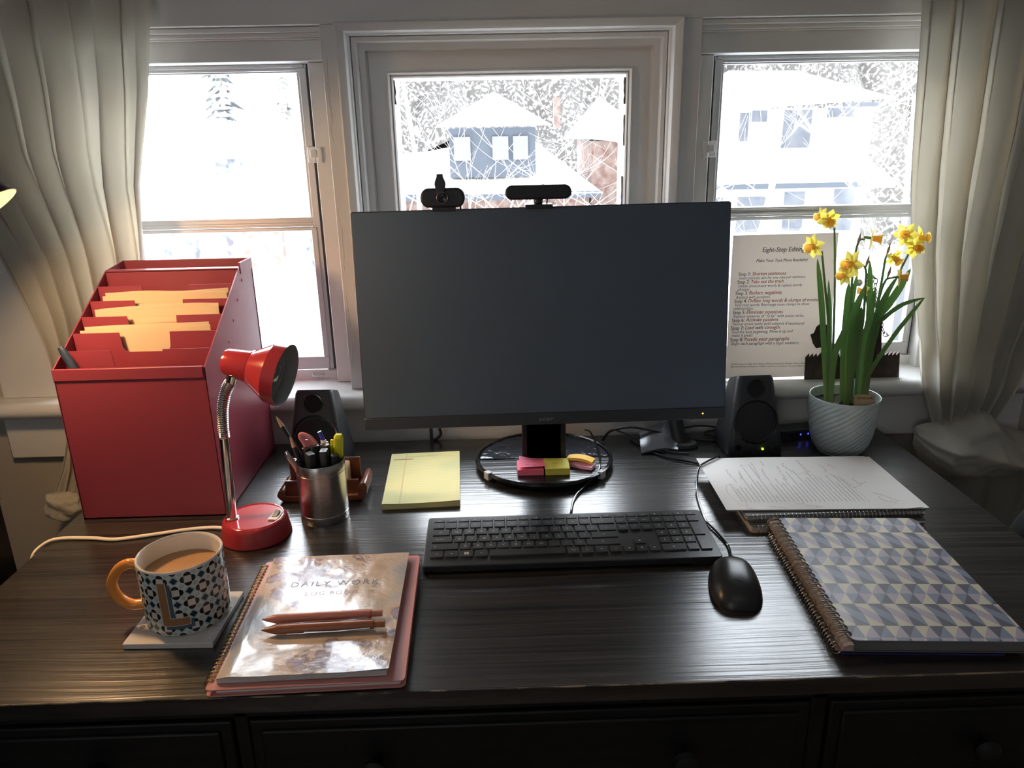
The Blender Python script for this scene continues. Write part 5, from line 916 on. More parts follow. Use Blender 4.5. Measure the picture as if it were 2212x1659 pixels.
def clickpen(name_label, p0, p1, m, m2):
    p0, p1 = V(p0), V(p1); t = thing('ballpoint_pen', name_label, 'pen', (p0 + p1) / 2, 'two pens on the logbook'); d = (p1 - p0); L = d.length; d = d.normalized()
    at = lambda s_: p0 + d * s_
    b = MB(); b.tube([at(.004), at(.0165), at(.019), at(L - .014), at(L - .0138)], [.0020, .0056, .0060, .0060, .0052], 20); obj('barrel', b, m, t, smooth=40)
    b = MB(); b.tube([at(0), at(.005)], [.0007, .002], 12); obj('tip', b, m, t)
    b = MB(); b.tube([at(L - .0142), at(L)], .0043, 16); obj('button', b, m, t)
    side = V((d.y, -d.x, 0)); b = MB(); b.tube([at(L - .018) + side * .0058 + V((0, 0, -.001)), at(L - .06) + side * .0072 + V((0, 0, -.002)), at(L - .10) + side * .0062 + V((0, 0, -.002))], .0012, 6); obj('clip', b, m2, t)
SIL = mat('silver_clip', (.7, .7, .72), .2, 1.0, bump=(99, .02, .0001))
clickpen('salmon pink ballpoint pen lying on the logbook, the upper one', (-.3480, .1085, .0278), (-.1950, .1145, .0282), mat('salmon_barrel', (.52, .20, .15), .35, bump=(300, .05, .0002)), SIL)
clickpen('rust brown ballpoint pen lying on the logbook, the lower one', (-.3420, .0860, .0278), (-.1885, .0915, .0282), mat('rust_barrel', (.30, .095, .035), .35, bump=(300, .05, .0002)), SIL)

# ------------------------------------------------------------------ legal pad and sticky notes
YP = mat('yellow_paper', (.72, .66, .30), .75, bump=(60, .1, .0008)); RL = mat('ruled_line', (.42, .45, .30), .8, bump=(99, .02, .0001)); RM = mat('margin_line', (.55, .33, .20), .8, bump=(99, .02, .0001)); CB = mat('grey_board', (.35, .26, .16), .8, bump=(99, .1, .0005))
pT = Matrix.Translation((-.2450, .4550, 0)) @ Matrix.Rotation(math.radians(2.7), 4, 'Z'); PWd, PH = .1355, .2215
lp = thing('legal_pad', 'yellow ruled legal pad lying left of the monitor base', 'notepad', (-.18, .57, 0))
b = MB(); b.T = pT; b.box(0, PWd, 0, PH, 0, .0012); obj('backing_board', b, CB, lp)
def pz(x, y): return .0105 + .0022 * max(0, (.03 - y) / .03) ** 1.5 * (abs(x / PWd - .45) * 1.6) ** 2
b = MB(); b.T = pT; b.slab(lambda u_, v_: (u_ * PWd, v_ * PH, .0102), 4, 4, (0, 0, -.009)); obj('pages', b, YP, lp, smooth=0)
b = MB(); b.T = pT; b.slab(lambda u_, v_: (u_ * PWd, v_ * PH, pz(u_ * PWd, v_ * PH)), 16, 60, (0, 0, -.0002)); obj('top_sheet', b, YP, lp, smooth=60)
b = MB(); b.T = pT
for k in range(28):
    y = .006 + k * .0072
    for j in range(6): x0_, x1_ = PWd * j / 6, PWd * (j + 1) / 6; b.add([(x0_, y, pz(x0_, y) + .0002), (x1_, y, pz(x1_, y) + .0002), (x1_, y + .0005, pz(x1_, y) + .0002), (x0_, y + .0005, pz(x0_, y) + .0002)], [(0, 1, 2, 3)], 0)
for x in (.0295, .0309):
    for j in range(20): y0_, y1_ = PH * j / 20, PH * (j + 1) / 20; b.add([(x, y0_, pz(x, y0_) + .0003), (x + .0005, y0_, pz(x, y0_) + .0003), (x + .0005, y1_, pz(x, y1_) + .0003), (x, y1_, pz(x, y1_) + .0003)], [(0, 1, 2, 3)], 1)
b.box(.006, .045, .1905, .1915, .0105, .0110, 2)
random.seed(5)
def squiggle(b, p0, p1, amp, r_, z, m=0, n=40, wav=.0022):
    p0, p1 = V((*p0, 0)), V((*p1, 0)); d = p1 - p0; L = d.length; s_ = V((-d.y, d.x, 0)).normalized(); sd = random.random() * 50; pts = []
    n = max(6, int(L / wav * 3))
    for k in range(n + 1): t_ = k / n; pts.append(p0 + d * t_ + s_ * amp * (math.sin(k * 1.25 + 2 * noise(k * .3, sd)) * (.65 + noise(k * .21, sd + 7))) + d.normalized() * amp * .55 * math.cos(k * 1.25 + .6) + V((0, 0, z)))
    b.tube(pts, r_, 4, m, flat=.4)
squiggle(b, (.033, .203), (.062, .204), .0022, .00025, .0112, 3); squiggle(b, (.070, .204), (.100, .206), .0024, .00025, .0112, 3)
obj('ruling', b, [RL, RM, mat('red_pen_line', (.6, .08, .05), .8, bump=(9, .01, .0001)), mat('pencil_writing', (.35, .33, .22), .8, bump=(9, .01, .0001))], lp, smooth=0)
HP = mat('hot_pink_paper', (.82, .17, .28), .75, bump=(99, .05, .0003)); LY = mat('lime_yellow_paper', (.62, .58, .09), .75, bump=(99, .05, .0003)); OP = mat('orange_yellow_paper', (.85, .50, .08), .75, bump=(99, .05, .0003)); LIL = mat('lilac_pink_paper', (.80, .42, .62), .75, bump=(99, .05, .0003))
SB = .0149
HW = mat('ballpoint_writing', (.12, .06, .10), .7, bump=(9, .01, .0001)); HW2 = mat('dark_writing', (.10, .10, .03), .7, bump=(9, .01, .0001))
n1 = thing('sticky_note_pad', 'hot pink sticky note pad on the monitor base', 'sticky notes', (.018, .568, SB), 'sticky notes on the monitor base')
b = MB(); b.box(-.0065, .0420, .5475, .5930, SB, SB + .0110); obj('pad', b, HP, n1)
b = MB(); b.slab(lambda u_, v_: (-.0030 + .0490 * u_ + .001 * v_, .5500 + .0440 * v_ + .002 * u_, SB + .0125 + .0075 * (1 - u_) ** 2 * (v_) + .0035 * (1 - v_) ** 2), 10, 10, (0, 0, -.0003)); ln = obj('loose_note', b, HP, n1, smooth=60)
b = MB(); squiggle(b, (.004, .583), (.015, .583), .0016, .0003, SB + .0180); squiggle(b, (.024, .583), (.032, .584), .0012, .0003, SB + .0155); squiggle(b, (.012, .572), (.016, .571), .0014, .0003, SB + .0150)
b.text('Ale and', .0066, Matrix.Translation((.008, .5575, SB + .0165)), 0); obj('writing', b, HW, ln, smooth=0)
n2 = thing('sticky_note_pad', 'yellow sticky note pad with a date on the monitor base', 'sticky notes', (.068, .568, SB), 'sticky notes on the monitor base')
b = MB(); b.box(.0450, .0905, .5460, .5925, SB, SB + .0125); obj('pad', b, LY, n2)
b = MB(); b.slab(lambda u_, v_: (.0440 + .0460 * u_, .5465 + .0465 * v_, SB + .0129 + .0012 * v_ * (1 - u_)), 6, 6, (0, 0, -.0002)); tn = obj('top_note', b, LY, n2, smooth=60)
b = MB(); b.text('Aug 3', .0085, Matrix.Translation((.058, .5660, SB + .0146)), 0, shear=.2, bold=-.0001); b.text('July 21', .0070, Matrix.Translation((.052, .5820, SB + .0150)), 0, shear=.2, bold=-.0001); obj('writing', b, HW2, tn, smooth=0)
b = MB(); b.T = Matrix.Translation((.1135, .5810, SB)) @ Matrix.Rotation(math.radians(-30), 4, 'Z'); b.slab(lambda u_, v_: (lerp(-.027, .027, u_), lerp(-.010, .010, v_), .0062 + .0010 * (2 * u_ - 1) ** 2), 10, 2, (0, 0, -.0060)); tag(obj('sticky_strip_pad', b, LIL, loc=(.113, .581, SB), smooth=30), 'lilac pink narrow sticky note pad under the orange one on the monitor base', 'sticky notes', 'sticky notes on the monitor base')
b = MB(); b.T = Matrix.Translation((.1145, .5890, SB + .0068)) @ Matrix.Rotation(math.radians(-25), 4, 'Z'); b.slab(lambda u_, v_: (lerp(-.026, .026, u_), lerp(-.010, .010, v_), .0062 + .0045 * (1 - (2 * u_ - 1) ** 2)), 12, 2, (0, 0, -.0055)); tag(obj('sticky_strip_pad', b, OP, loc=(.114, .589, SB + .0065), smooth=30), 'orange yellow narrow sticky note pad, topmost, right of the stand neck', 'sticky notes', 'sticky notes on the monitor base')
# ------------------------------------------------------------------ sketch pads and manuscript
WIREW = mat('silver_wire', (.62, .61, .58), .25, 1.0, bump=(60, .02, .0002)); TANB = mat('tan_board', (.50, .34, .24), .7, bump=(60, .1, .0008)); GRB = mat('grey_board_cover', (.12, .12, .12), .6, bump=(60, .1, .0008)); DKP = mat('dark_pages', (.16, .155, .15), .8, bump=(30, .3, .002, (1, 1, 60)))
def pad(name, label, x0, x1, y0, y1, z0, z1, rot, cover, grp, ncoil, cr):
    cx_, cy_ = (x0 + x1) / 2, (y0 + y1) / 2; Tm = Matrix.Translation((cx_, cy_, 0)) @ Matrix.Rotation(math.radians(rot), 4, 'Z') @ Matrix.Translation((-cx_, -cy_, 0))
    t = thing(name, label, 'sketch pad', (cx_, cy_, z0), grp)
    for nm, a, c, m_ in (('back_cover', z0, z0 + .0016, cover), ('front_cover', z1 - .0012, z1, GRB)):
        b = MB(); b.T = Tm; b.prism(rectpts(x1 - x0, y1 - y0, .006, 4, cx_, cy_), a, c); obj(nm, b, m_, t)
    b = MB(); b.T = Tm; b.prism(rectpts(x1 - x0 - .004, y1 - y0 - .006, .003, 3, cx_, cy_ + .001), z0 + .0016, z1 - .0012); obj('pages', b, mat('sketch_pages', (.45, .44, .42), .8, bump=(30, .3, .002, (1, 1, 60))), t)
    b = MB(); coil(b, Tm @ V((x0 + .008, y0 + .001, (z0 + z1) / 2)), Tm @ V((x1 - .006, y0 + .001, (z0 + z1) / 2)), cr, .00062, ncoil); obj('coil', b, WIREW, t, smooth=60)
pad('spiral_sketch_pad', 'tan-backed spiral sketch pad lying lowest under the handwritten papers', .362, .646, .338, .556, .0, .0115, -.8, TANB, 'spiral pads under the papers', 42, .0062)
pad('spiral_sketch_pad', 'grey spiral sketch pad between the papers and the tan pad', .355, .652, .356, .568, .0122, .0225, .6, GRB, 'spiral pads under the papers', 44, .0060)
def sheet(label, pts, z, seed, m=WHITEP):
    A, B_, C_, D_ = [V((*p, 0)) for p in pts]  # BL, BR, TR, TL
    def fn(u_, v_):
        p = A.lerp(B_, u_).lerp(D_.lerp(C_, u_), v_); zz = z + .0006 * noise(u_ * 3 + seed, v_ * 3) + (.0025 * max(0, (u_ - .93) / .07) * (1 - v_) if seed > 1 else 0)
        return (p.x, p.y, zz)
    b = MB(); b.slab(fn, 24, 16, (0, 0, -.0002)); return tag(obj('manuscript_page', b, m, loc=(A.x, A.y, z), smooth=60), label, 'paper', 'stack of loose pages')
for k in range(4):
    dx = [0, .004, -.002, .003][k]
    sheet(['lowest loose white page right on the spiral sketch pad', 'white page second from the bottom of the loose stack', 'white page just under the handwritten top page, edge sticking out right', 'top white page with printed lines and purple handwriting on the pad stack'][k],
          [(.331 + dx, .371), (.649 + dx * 1.5, .3585 - dx * .3), (.651 + dx * 1.6, .567), (.335 + dx, .579)] if k < 3 else [(.329, .370), (.646, .357), (.648, .568), (.333, .579)], .0236 + .0008 * k, k + .5)
TX = mat('printed_text', (.13, .13, .14), .8, bump=(9, .01, .0001)); PUR = mat('purple_pen', (.36, .14, .32), .8, bump=(9, .01, .0001)); PCL = mat('pencil_line', (.40, .38, .38), .8, bump=(9, .01, .0001))
random.seed(12)
b = MB(); zt_ = .0270
PGC = [V((.329, .370, 0)), V((.646, .357, 0)), V((.648, .568, 0)), V((.333, .579, 0))]
def pgp(u_, v_): return PGC[0].lerp(PGC[1], u_).lerp(PGC[3].lerp(PGC[2], u_), v_)
STV = [.46, .36, .40, .38, .66, .44, .84, .50, .84, .24, .47, .44, .56, .48, .56, .42, .68, .45, .71, .52, .57, .69, .58, .56, .49, .59, .47, .60, .58]
for i_, sv in enumerate(STV):
    uu = .105 + .0225 * i_; p0, p1 = pgp(uu - .006, sv), pgp(uu, .12); d = p1 - p0; L = d.length; d.normalize(); s_ = V((-d.y, d.x, 0)); x = 0
    while x < L:
        wl = random.uniform(.0018, .0065)
        wl = min(wl, L - x)
        nn = max(2, int(wl / .0008)); pts = [p0 + d * (x + wl * k / nn) + s_ * random.uniform(-.00045, .00045) + V((0, 0, zt_)) for k in range(nn + 1)]
        b.tube(pts, .00034, 4, 0, flat=.3); x += wl + .0009
for s_ in D['scrib']:
    for p0, p1 in zip(s_, s_[1:]): squiggle(b, p0, p1, .0026, .00024, zt_, 1, wav=.0042)
for s_ in D['brk']: b.tube([(p[0], p[1], zt_) for p in s_], .00022, 4, 2, flat=.4)
sh = [o for o in COL.objects if o.get('label', '').startswith('top white page')][0]
obj('writing', b, [TX, PUR, PCL], sh, smooth=0)

# ------------------------------------------------------------------ geometric notebook and the one under it
BRW = mat('bronze_wire', (.26, .19, .13), .3, 1.0, bump=(60, .02, .0002)); KRAFT = mat('kraft_strip', (.42, .30, .19), .7, vary=((.20, .13, .12), 60))
gT = Matrix.Translation((.3760, .0350, 0)) @ Matrix.Rotation(math.radians(-3.6), 4, 'Z'); GW, GH = .2150, .3080
g2 = thing('spiral_notebook', 'kraft-edged spiral notebook with indigo cover lying under the triangle-patterned notebook', 'notebook', (.47, .19, 0))
b = MB(); b.T = gT; b.prism(rectpts(.205, .282, .010, 5, .095, .1455), .0008, .0022); obj('back_cover', b, mat('indigo_cover', (.05, .045, .18), .5, bump=(60, .1, .0005)), g2)
b = MB(); b.T = gT; b.prism(rectpts(.186, .262, .004, 3, .100, .150), .0022, .0075); obj('pages', b, mat('kraft_pages', (.45, .40, .34), .8, bump=(30, .3, .002, (1, 1, 60))), g2)
b = MB(); b.T = gT; b.box(-.0105, -.0015, .004, .283, .0060, .0072); obj('punched_strip', b, KRAFT, g2)
b = MB(); coil(b, gT @ V((-.0085, .004, .0062)), gT @ V((-.0085, .283, .0062)), .0060, .0006, 44); obj('coil', b, WIREW, g2, smooth=60)
gn = thing('spiral_notebook', 'thick notebook with blue and cream triangle pattern and bronze coil, right side', 'notebook', (.48, .19, .008))
Z0, Z1 = .0080, .0245
b = MB(); b.T = gT; b.prism(rectpts(GW, GH, .010, 5, GW / 2 + .004, GH / 2), Z0, Z0 + .0016); obj('back_cover', b, GRB, gn)
b = MB(); b.T = gT; b.prism(rectpts(GW - .006, GH - .004, .005, 4, GW / 2 + .0045, GH / 2), Z0 + .0016, Z1 - .0012); obj('pages', b, DKP, gn)
b = MB(); cR = .010
cols = [mat('pattern_slate', '#5b5a66', .42, bump=(60, .08, .0004)), mat('pattern_cream', '#cdc5ac', .42, bump=(60, .08, .0004)), mat('pattern_mauve', '#aba0ac', .42, bump=(60, .08, .0004)), mat('pattern_blue_grey', '#7b8698', .42, bump=(60, .08, .0004))]
b.T = gT; b.prism(rectpts(GW, GH, cR, 6, GW / 2 + .004, GH / 2), Z1 - .0012, Z1 - .0001, 'z', 3)
def inside(x, y):
    x -= .004
    if x < 0 or x > GW or y < 0 or y > GH: return False
    cx_, cy_ = min(max(x, cR), GW - cR), min(max(y, cR), GH - cR)
    return (x - cx_) ** 2 + (y - cy_) ** 2 <= cR * cR * 1.001
bmt = bmesh.new()
NR = 14; rh = GH / 13.25; cw = .0176; tris = []
base_ = -6 * cw
for r_ in range(NR):
    yA, yB = GH - r_ * rh, GH - (r_ + 1) * rh      # top, bottom of the row
    typ = r_ % 4; pass
    for k_ in range(22):
        x = base_ + k_ * cw; ev = (k_ + r_ // 4) % 2 == 0
        if typ == 0:
            t_ = .12 * cw; tris.append(([(x, yA), (x + cw, yA), (x + t_, yB)], 0 if ev else 1)); tris.append(([(x + cw, yA), (x + t_ + cw, yB), (x + t_, yB)], 3 if ev else 2))
        elif typ == 1:
            t_ = .10 * cw; tris.append(([(x, yA), (x + t_, yB), (x + t_ - cw, yB)], 0 if ev else 1)); tris.append(([(x, yA), (x + cw, yA), (x + t_, yB)], 2 if ev else 3))
        elif typ == 2:
            t_ = .24 * cw; tris.append(([(x, yA), (x + cw, yA), (x + cw + t_, yB)], 0 if ev else 1)); tris.append(([(x, yA), (x + cw + t_, yB), (x + t_, yB)], 3 if ev else 2))
        else:
            t_ = -.05 * cw; tris.append(([(x, yA), (x + cw, yA), (x + cw + t_, yB)], 3 if ev else 2)); tris.append(([(x, yA), (x + cw + t_, yB), (x + t_, yB)], 0 if ev else 1))
    base_ += t_
outline = rectpts(GW, GH, cR, 6, GW / 2 + .004, GH / 2)
def clip(poly, o_):
    out = poly
    for i in range(len(o_)):
        a, c = o_[i], o_[(i + 1) % len(o_)]; ex, ey = c[0] - a[0], c[1] - a[1]
        if abs(ex) + abs(ey) < 1e-9: continue
        sd = lambda p: ex * (p[1] - a[1]) - ey * (p[0] - a[0]); new = []
        for j in range(len(out)):
            p, q_ = out[j], out[(j + 1) % len(out)]; sp, sq = sd(p), sd(q_)
            if sp >= 0: new.append(p)
            if sp * sq < 0: t = sp / (sp - sq); new.append((p[0] + (q_[0] - p[0]) * t, p[1] + (q_[1] - p[1]) * t))
        out = new
        if len(out) < 3: return []
    return out
for poly, k in tris:
    q_ = clip(poly[::1], outline)
    if len(q_) >= 3: b.add([(p[0], p[1], Z1) for p in q_], [list(range(len(q_)))[::-1]], k)
b.add([(p[0], p[1], Z1 - .0012) for p in outline], [list(range(len(outline)))], 3)
obj('front_cover', b, cols, gn, smooth=0)
b = MB(); cz_ = (Z0 + Z1) / 2; coil(b, gT @ V((-.0005, .006, cz_)), gT @ V((-.0005, GH - .004, cz_)), .0125, .0007, 23, .0018, arc=(math.radians(-150), math.radians(185)), sq=1.0); obj('coil', b, BRW, gn, smooth=60)
b = MB(); b.T = gT; b.prism([(-.0075, cz_ - .003), (-.006, cz_ + .0035), (-.001, cz_ + .0055), (.006, cz_ + .006), (.006, cz_ - .003)], .004 - .010, GH - .004, 'y')
obj('divider_tabs', b, mat('pink_kraft_pages', (.40, .31, .26), .7, bump=(90, .5, .002, (1, 8, 1)), vary=((.22, .16, .14), 45)), gn, smooth=0)

# ------------------------------------------------------------------ potted daffodils
pc = V((.643, .661, 0))
pl = thing('potted_daffodils', 'yellow miniature daffodils in a pale ribbed ceramic pot', 'potted plant', pc)
POT = mat('pale_glazed_ceramic', (.50, .57, .57), .28, coat=.2, bump=(30, .03, .0005))
pp = [(0, .0), (.036, 0), (.0405, .0015), (.0455, .006), (.0535, .020), (.0590, .038), (.0620, .058), (.0640, .080), (.0655, .100), (.0660, .112), (.0660, .1155), (.0652, .1170), (.0638, .1165), (.0630, .112), (.0620, .098), (.0600, .09)]
def potf(u_, v_):
    if v_ < .04: r_, z = .0405 * v_ / .04, 0.0
    elif v_ < .86:
        z = .1155 * ((v_ - .04) / .82); r_ = itp([(p_[1], p_[0]) for p_ in pp[2:11]], z)
    else:
        k_ = (v_ - .86) / .14 * 5; i_ = min(int(k_), 4); f_ = k_ - i_; r_ = lerp(pp[10 + i_][0], pp[11 + i_][0], f_); z = lerp(pp[10 + i_][1], pp[11 + i_][1], f_)
    k = 0; a = u_ * 2 * PI
    if v_ > .86: return pc + V((r_ * math.cos(a), r_ * math.sin(a), z))
    if .001 < z < .113 and k < 11:
        ph = (a * 26 / (2 * PI) - z * 92) % 1; gv = math.exp(-((ph - .5) / .12) ** 2); r_ -= .0024 * gv * min(1, (.113 - z) / .01) * min(1, z / .006)
    return pc + V((r_ * math.cos(a), r_ * math.sin(a), z))
b = MB(); b.grid(potf, 480, 200); obj('pot', b, POT, pl, smooth=75, weld=True)
b = MB(); b.grid(lambda u_, v_: pc + V((.061 * v_ * math.cos(2 * PI * u_), .061 * v_ * math.sin(2 * PI * u_), .098 + .004 * noise(u_ * 20 * v_, v_ * 14))), 48, 14); obj('soil', b, mat('potting_soil', (.022, .017, .013), .95, bump=(200, .9, .006), vary=((.06, .045, .03), 160)), pl, smooth=40)
LEAF = leafmat('leaf_green', '#8fac78', .5, vary=('#2c5a33', 18)); LEAFB = leafmat('leaf_pale_base', '#7d8f4a', .3)
STEM = leafmat('stem_green', '#7f9c6c', .4)
def leaf_gradient():
    m = LEAF; nt = m.node_tree; tc = nt.nodes.new('ShaderNodeTexCoord'); sx = nt.nodes.new('ShaderNodeSeparateXYZ'); rp = nt.nodes.new('ShaderNodeValToRGB'); nt.links.new(tc.outputs['Object'], sx.inputs[0]); nt.links.new(sx.outputs['Z'], rp.inputs[0])
    rp.color_ramp.elements[0].position = .10; rp.color_ramp.elements[0].color = (*hexc('#aab778'), 1); rp.color_ramp.elements[1].position = .24; rp.color_ramp.elements[1].color = (*hexc('#76965f'), 1)
    b_ = nt.nodes['Principled BSDF']; nt.links.new(rp.outputs[0], b_.inputs['Base Color'])
leaf_gradient()
def rooted(pts):
    # the lowest point goes down into the soil inside the pot
    P = [V(p) for p in pts]; a = P[0]; d = V((a.x - pc.x, a.y - pc.y, 0))
    if d.length > .045: d = d.normalized() * .045
    P[0] = V((pc.x + d.x, pc.y + d.y, .092)); return P
for pts, w_ in D['leaf']:
    P = spline(rooted(pts), 7); n = len(P); rs = [1.2 * w_ * (.75 + .25 * min(1, i / n * 3)) * (1 - max(0, (i / (n - 1) - .62) / .38) ** 2.2 * .93) for i in range(n)]
    b = MB(); b.tube(P, rs, 10, flat=.16, nrm=(.25, -1, .1)); obj('leaf', b, LEAF, pl, smooth=60)
for pts in D['stem']:
    P = spline(rooted(pts), 7); b = MB(); b.tube(P, [.0026 - .0008 * i / len(P) for i in range(len(P))], 9); obj('stem', b, STEM, pl, smooth=60)
    if len(P) > 30:
        i = len(P) - 12; b = MB(); q0 = P[i]; b.tube([q0, q0 + V((.0015, -.002, .012)), q0 + V((.003, -.003, .026))], [.0012, .0032, .0004], 8, flat=.5, nrm=(0, 1, 0)); obj('spathe', b, leafmat('papery_sheath', '#b09a78', .4), pl, smooth=60)
PET = leafmat('petal_yellow', '#fbf3a6', .62, vary=('#d8cf66', 60)); TRU = leafmat('trumpet_orange', '#ffe08a', .6, vary=('#ffd676', 60))
random.seed(9)
for p, R_, d in D['flower']:
    c = V(p); d = V(d).normalized(); Rm = rotto(d) @ Matrix.Rotation(random.uniform(0, 1), 3, 'Z'); R_ *= 1.32
    b = MB()
    for k in range(6):
        a = 2 * PI * k / 6 + random.uniform(-.12, .12); tw = random.uniform(-.25, .25); back_ = random.uniform(-.15, .12); off = .0006 * (k % 2)
        def pf(u_, v_):
            s_ = v_; wd = R_ * .33 * math.sin(min(1, s_ * 1.02 + .05) ** .75 * PI) ** .8 * (1 if s_ < .97 else .6); x = R_ * (.12 + .92 * s_); y = (u_ - .5) * 2 * wd
            z = -.0005 + off + R_ * (back_ * s_ * s_ - .05) + y * tw * s_ + .25 * abs(y) * (1 if s_ < .8 else .3)
            return c + Rm @ V((x * math.cos(a) - y * math.sin(a), x * math.sin(a) + y * math.cos(a), z))
        b.slab(pf, 6, 9, tuple(Rm @ V((0, 0, -.0003))))
    fw = obj('flower', b, PET, pl, smooth=60)
    b = MB(); TL = R_ * .72; fr = []
    def tf(u_, v_):
        a = 2 * PI * u_; fl = 1 + .10 * max(0, v_ - .7) / .3 * math.sin(a * 9); r_ = R_ * (.21 + .12 * v_ + .42 * max(0, v_ - .74)) * fl
        return c + Rm @ V((r_ * math.cos(a), r_ * math.sin(a), TL * v_))
    b.grid(tf, 54, 10); b.grid(lambda u_, v_: c + Rm @ V((.92 * R_ * (.21 + .12 * (1 - v_)) * math.cos(2 * PI * u_), .92 * R_ * (.21 + .12 * (1 - v_)) * math.sin(2 * PI * u_), TL * (1 - v_) + .0003)), 36, 6); b.lathe([(R_ * .17, 0), (0, -.0004)], c, Rm, 24)
    obj('trumpet', b, TRU, fw, smooth=60)
    b = MB(); b.tube([c + Rm @ V((0, 0, -.0005)), c + Rm @ V((0, 0, -R_ * .35)), c + Rm @ V((0, 0, -R_ * .6))], [R_ * .10, R_ * .13, R_ * .09], 8); obj('calyx', b, STEM, fw, smooth=60)
# price/plant tag
b = MB(); Tm = Matrix.Translation((.6630, .6175, .092)) @ Matrix.Rotation(math.radians(-6), 4, 'Z') @ Matrix.Rotation(math.radians(-14), 4, 'X'); b.T = Tm; b.prism(rectpts(.038, .042, .003, 3, 0, .016), 0, .0012, 'y')
tg = obj('plant_tag', b, mat('yellowed_tag', (.55, .37, .16), .5, bump=(60, .1, .0005), vary=((.50, .33, .26), 30)), loc=(.663, .6175, .075)); tag(tg, 'small yellowish handwritten plant tag stuck in the pot of daffodils', 'plant tag')
b = MB(); b.T = Tm
for x0_, x1_, z in ((-.013, .002, .0305), (.004, .016, .0300), (-.004, .006, .008), (.008, .014, .0095)):
    pts = [(lerp(x0_, x1_, k / 16), -.0003, z + .0026 * math.sin(k * 1.9 + x0_ * 900) * (.5 + abs(noise(k * .5, x0_ * 99)))) for k in range(17)]; b.tube(pts, .0003, 4)
obj('writing', b, mat('black_marker_ink', (.03, .03, .03), .6, bump=(9, .01, .0001)), tg, smooth=0)

# ------------------------------------------------------------------ handout leaning in the right window
h = D['handout']; BL_, E_, U_2 = V(h['BL']), V(h['e']), V(h['up']); BL_ = V((BL_.x, BL_.y, .1078)); NN = E_.cross(U_2).normalized()
ho = thing('handout', 'white sheet headed Eight-Step Editing standing on the sill against the right window', 'paper', BL_)
b = MB()
def hp(s_, t_): return BL_ + E_ * s_ + U_2 * t_
b.slab(lambda u_, v_: hp(h['w'] * u_, h['h'] * v_ + .003) - NN * .0000 + V((0, .004 * math.sin(v_ * PI), 0)), 2, 10, tuple(-NN * .0003)); obj('sheet', b, leafmat('handout_paper', '#ddd6cf', .30, rough=.8), ho, smooth=60)
KI = mat('print_black', (.045, .045, .06), .8, bump=(9, .01, .0001)); RI = mat('print_red', (.42, .045, .05), .8, bump=(9, .01, .0001)); BI = mat('print_blue', (.06, .075, .20), .8, bump=(9, .01, .0001))
b = MB(); zf = lambda t_: .004 * math.sin(max(0, min(1, t_ / h['h'])) * PI)
for txt, x0_, y0_, x1_, y1_, c_, st in h['lines']:
  ang = math.atan2(y1_ - y0_, x1_ - x0_); L = math.hypot(x1_ - x0_, y1_ - y0_); size = .0082 if 'Eight-Step Editing' == txt else (.0066 if txt.startswith('Make Your') else (.0062 if 'b' in st else (.0052 if 'i' in st else .0032)))
  m0 = MB(); m0.text(txt, 1.0, Matrix.Identity(4)); w1 = max(v.x for v in m0.v); size = L / (w1 * .90)
  m0 = MB(); m0.text(txt, size, Matrix.Identity(4), width=L, shear=.22 if 'i' in st else 0)
  for ox in ((-.014, 0, .014) if 'b' in st else (-.006, .006)):
    vs = []
    for v in m0.v:
        v = V((v.x + ox * size, v.y, 0)); s_ = x0_ + v.x * math.cos(ang) - v.y * math.sin(ang); t_ = y0_ + .003 + v.x * math.sin(ang) + v.y * math.cos(ang); vs.append(hp(s_, t_) + NN * (.0003 + ox * .001) + V((0, zf(t_), 0)))
    b.add(vs, m0.f, {'k': 0, 'r': 1, 'b': 2}[c_])
obj('print', b, [KI, RI, BI], ho, smooth=0)

# ------------------------------------------------------------------ rusty metal sculpture cut from a saw blade
RUST = mat('rusty_iron', (.050, .040, .038), .6, .5, bump=(90, .6, .002), vary=((.10, .06, .05), 40))
sc_ = thing('metal_sculpture', 'dark rusty metal figure with saw-toothed base on the sill behind the daffodils', 'sculpture', (.715, .792, .107))
b = MB(); pts = [(.6150, .1075), (.8180, .1075), (.8130, .1560)]; x = .8130; nt_ = 25
for k in range(nt_):
    xa_ = .8130 - (.8130 - .6125) * (k + 1) / nt_; pts += [(xa_ + .0068, .1640 if k % 1 == 0 else .16), (xa_, .1560)]
b.prism(pts, .7900, .7935, 'y'); b.box(.62, .81, .7935, .806, .1075, .111); obj('base_blade', b, RUST, sc_, smooth=0)
b = MB(); b.prism([(.6420, .158), (.6480, .176), (.6440, .178), (.6330, .176), (.6255, .186), (.6180, .206), (.6255, .209), (.6290, .222), (.6370, .2290), (.6460, .2270), (.6560, .225), (.662, .21), (.660, .18), (.657, .158)], .7905, .7930, 'y'); obj('left_figure', b, RUST, sc_, smooth=0)
b = MB(); b.prism([(.7300, .158), (.7330, .20), (.7320, .2350), (.7400, .2400), (.7600, .2380), (.7660, .2300), (.7700, .19), (.7740, .158)], .7905, .7935, 'y'); obj('right_figure', b, RUST, sc_, smooth=0)
b = MB(); q_ = [(.7250, .795, .30), (.7280, .795, .318), (.7380, .795, .3250), (.7440, .795, .3120), (.7430, .795, .2950), (.7520, .795, .2700), (.7580, .795, .2450), (.7700, .795, .2150), (.7800, .795, .1980), (.7860, .795, .2020)]
P = spline(q_, 8)
for k in range(0, len(P) - 4, 5):
    a_, c_ = P[k], P[min(k + 5, len(P) - 1)]; m_ = (a_ + c_) / 2; d_ = (c_ - a_); n_ = V((-d_.z, 0, d_.x)).normalized() if (k // 5) % 2 == 0 else V((0, 1, 0)); lk = [m_ + d_ * .62 * math.cos(t_) + n_ * .0042 * math.sin(t_) for t_ in [2 * PI * j / 16 for j in range(16)]]; b.tube(lk, .0011, 6, closed=True)
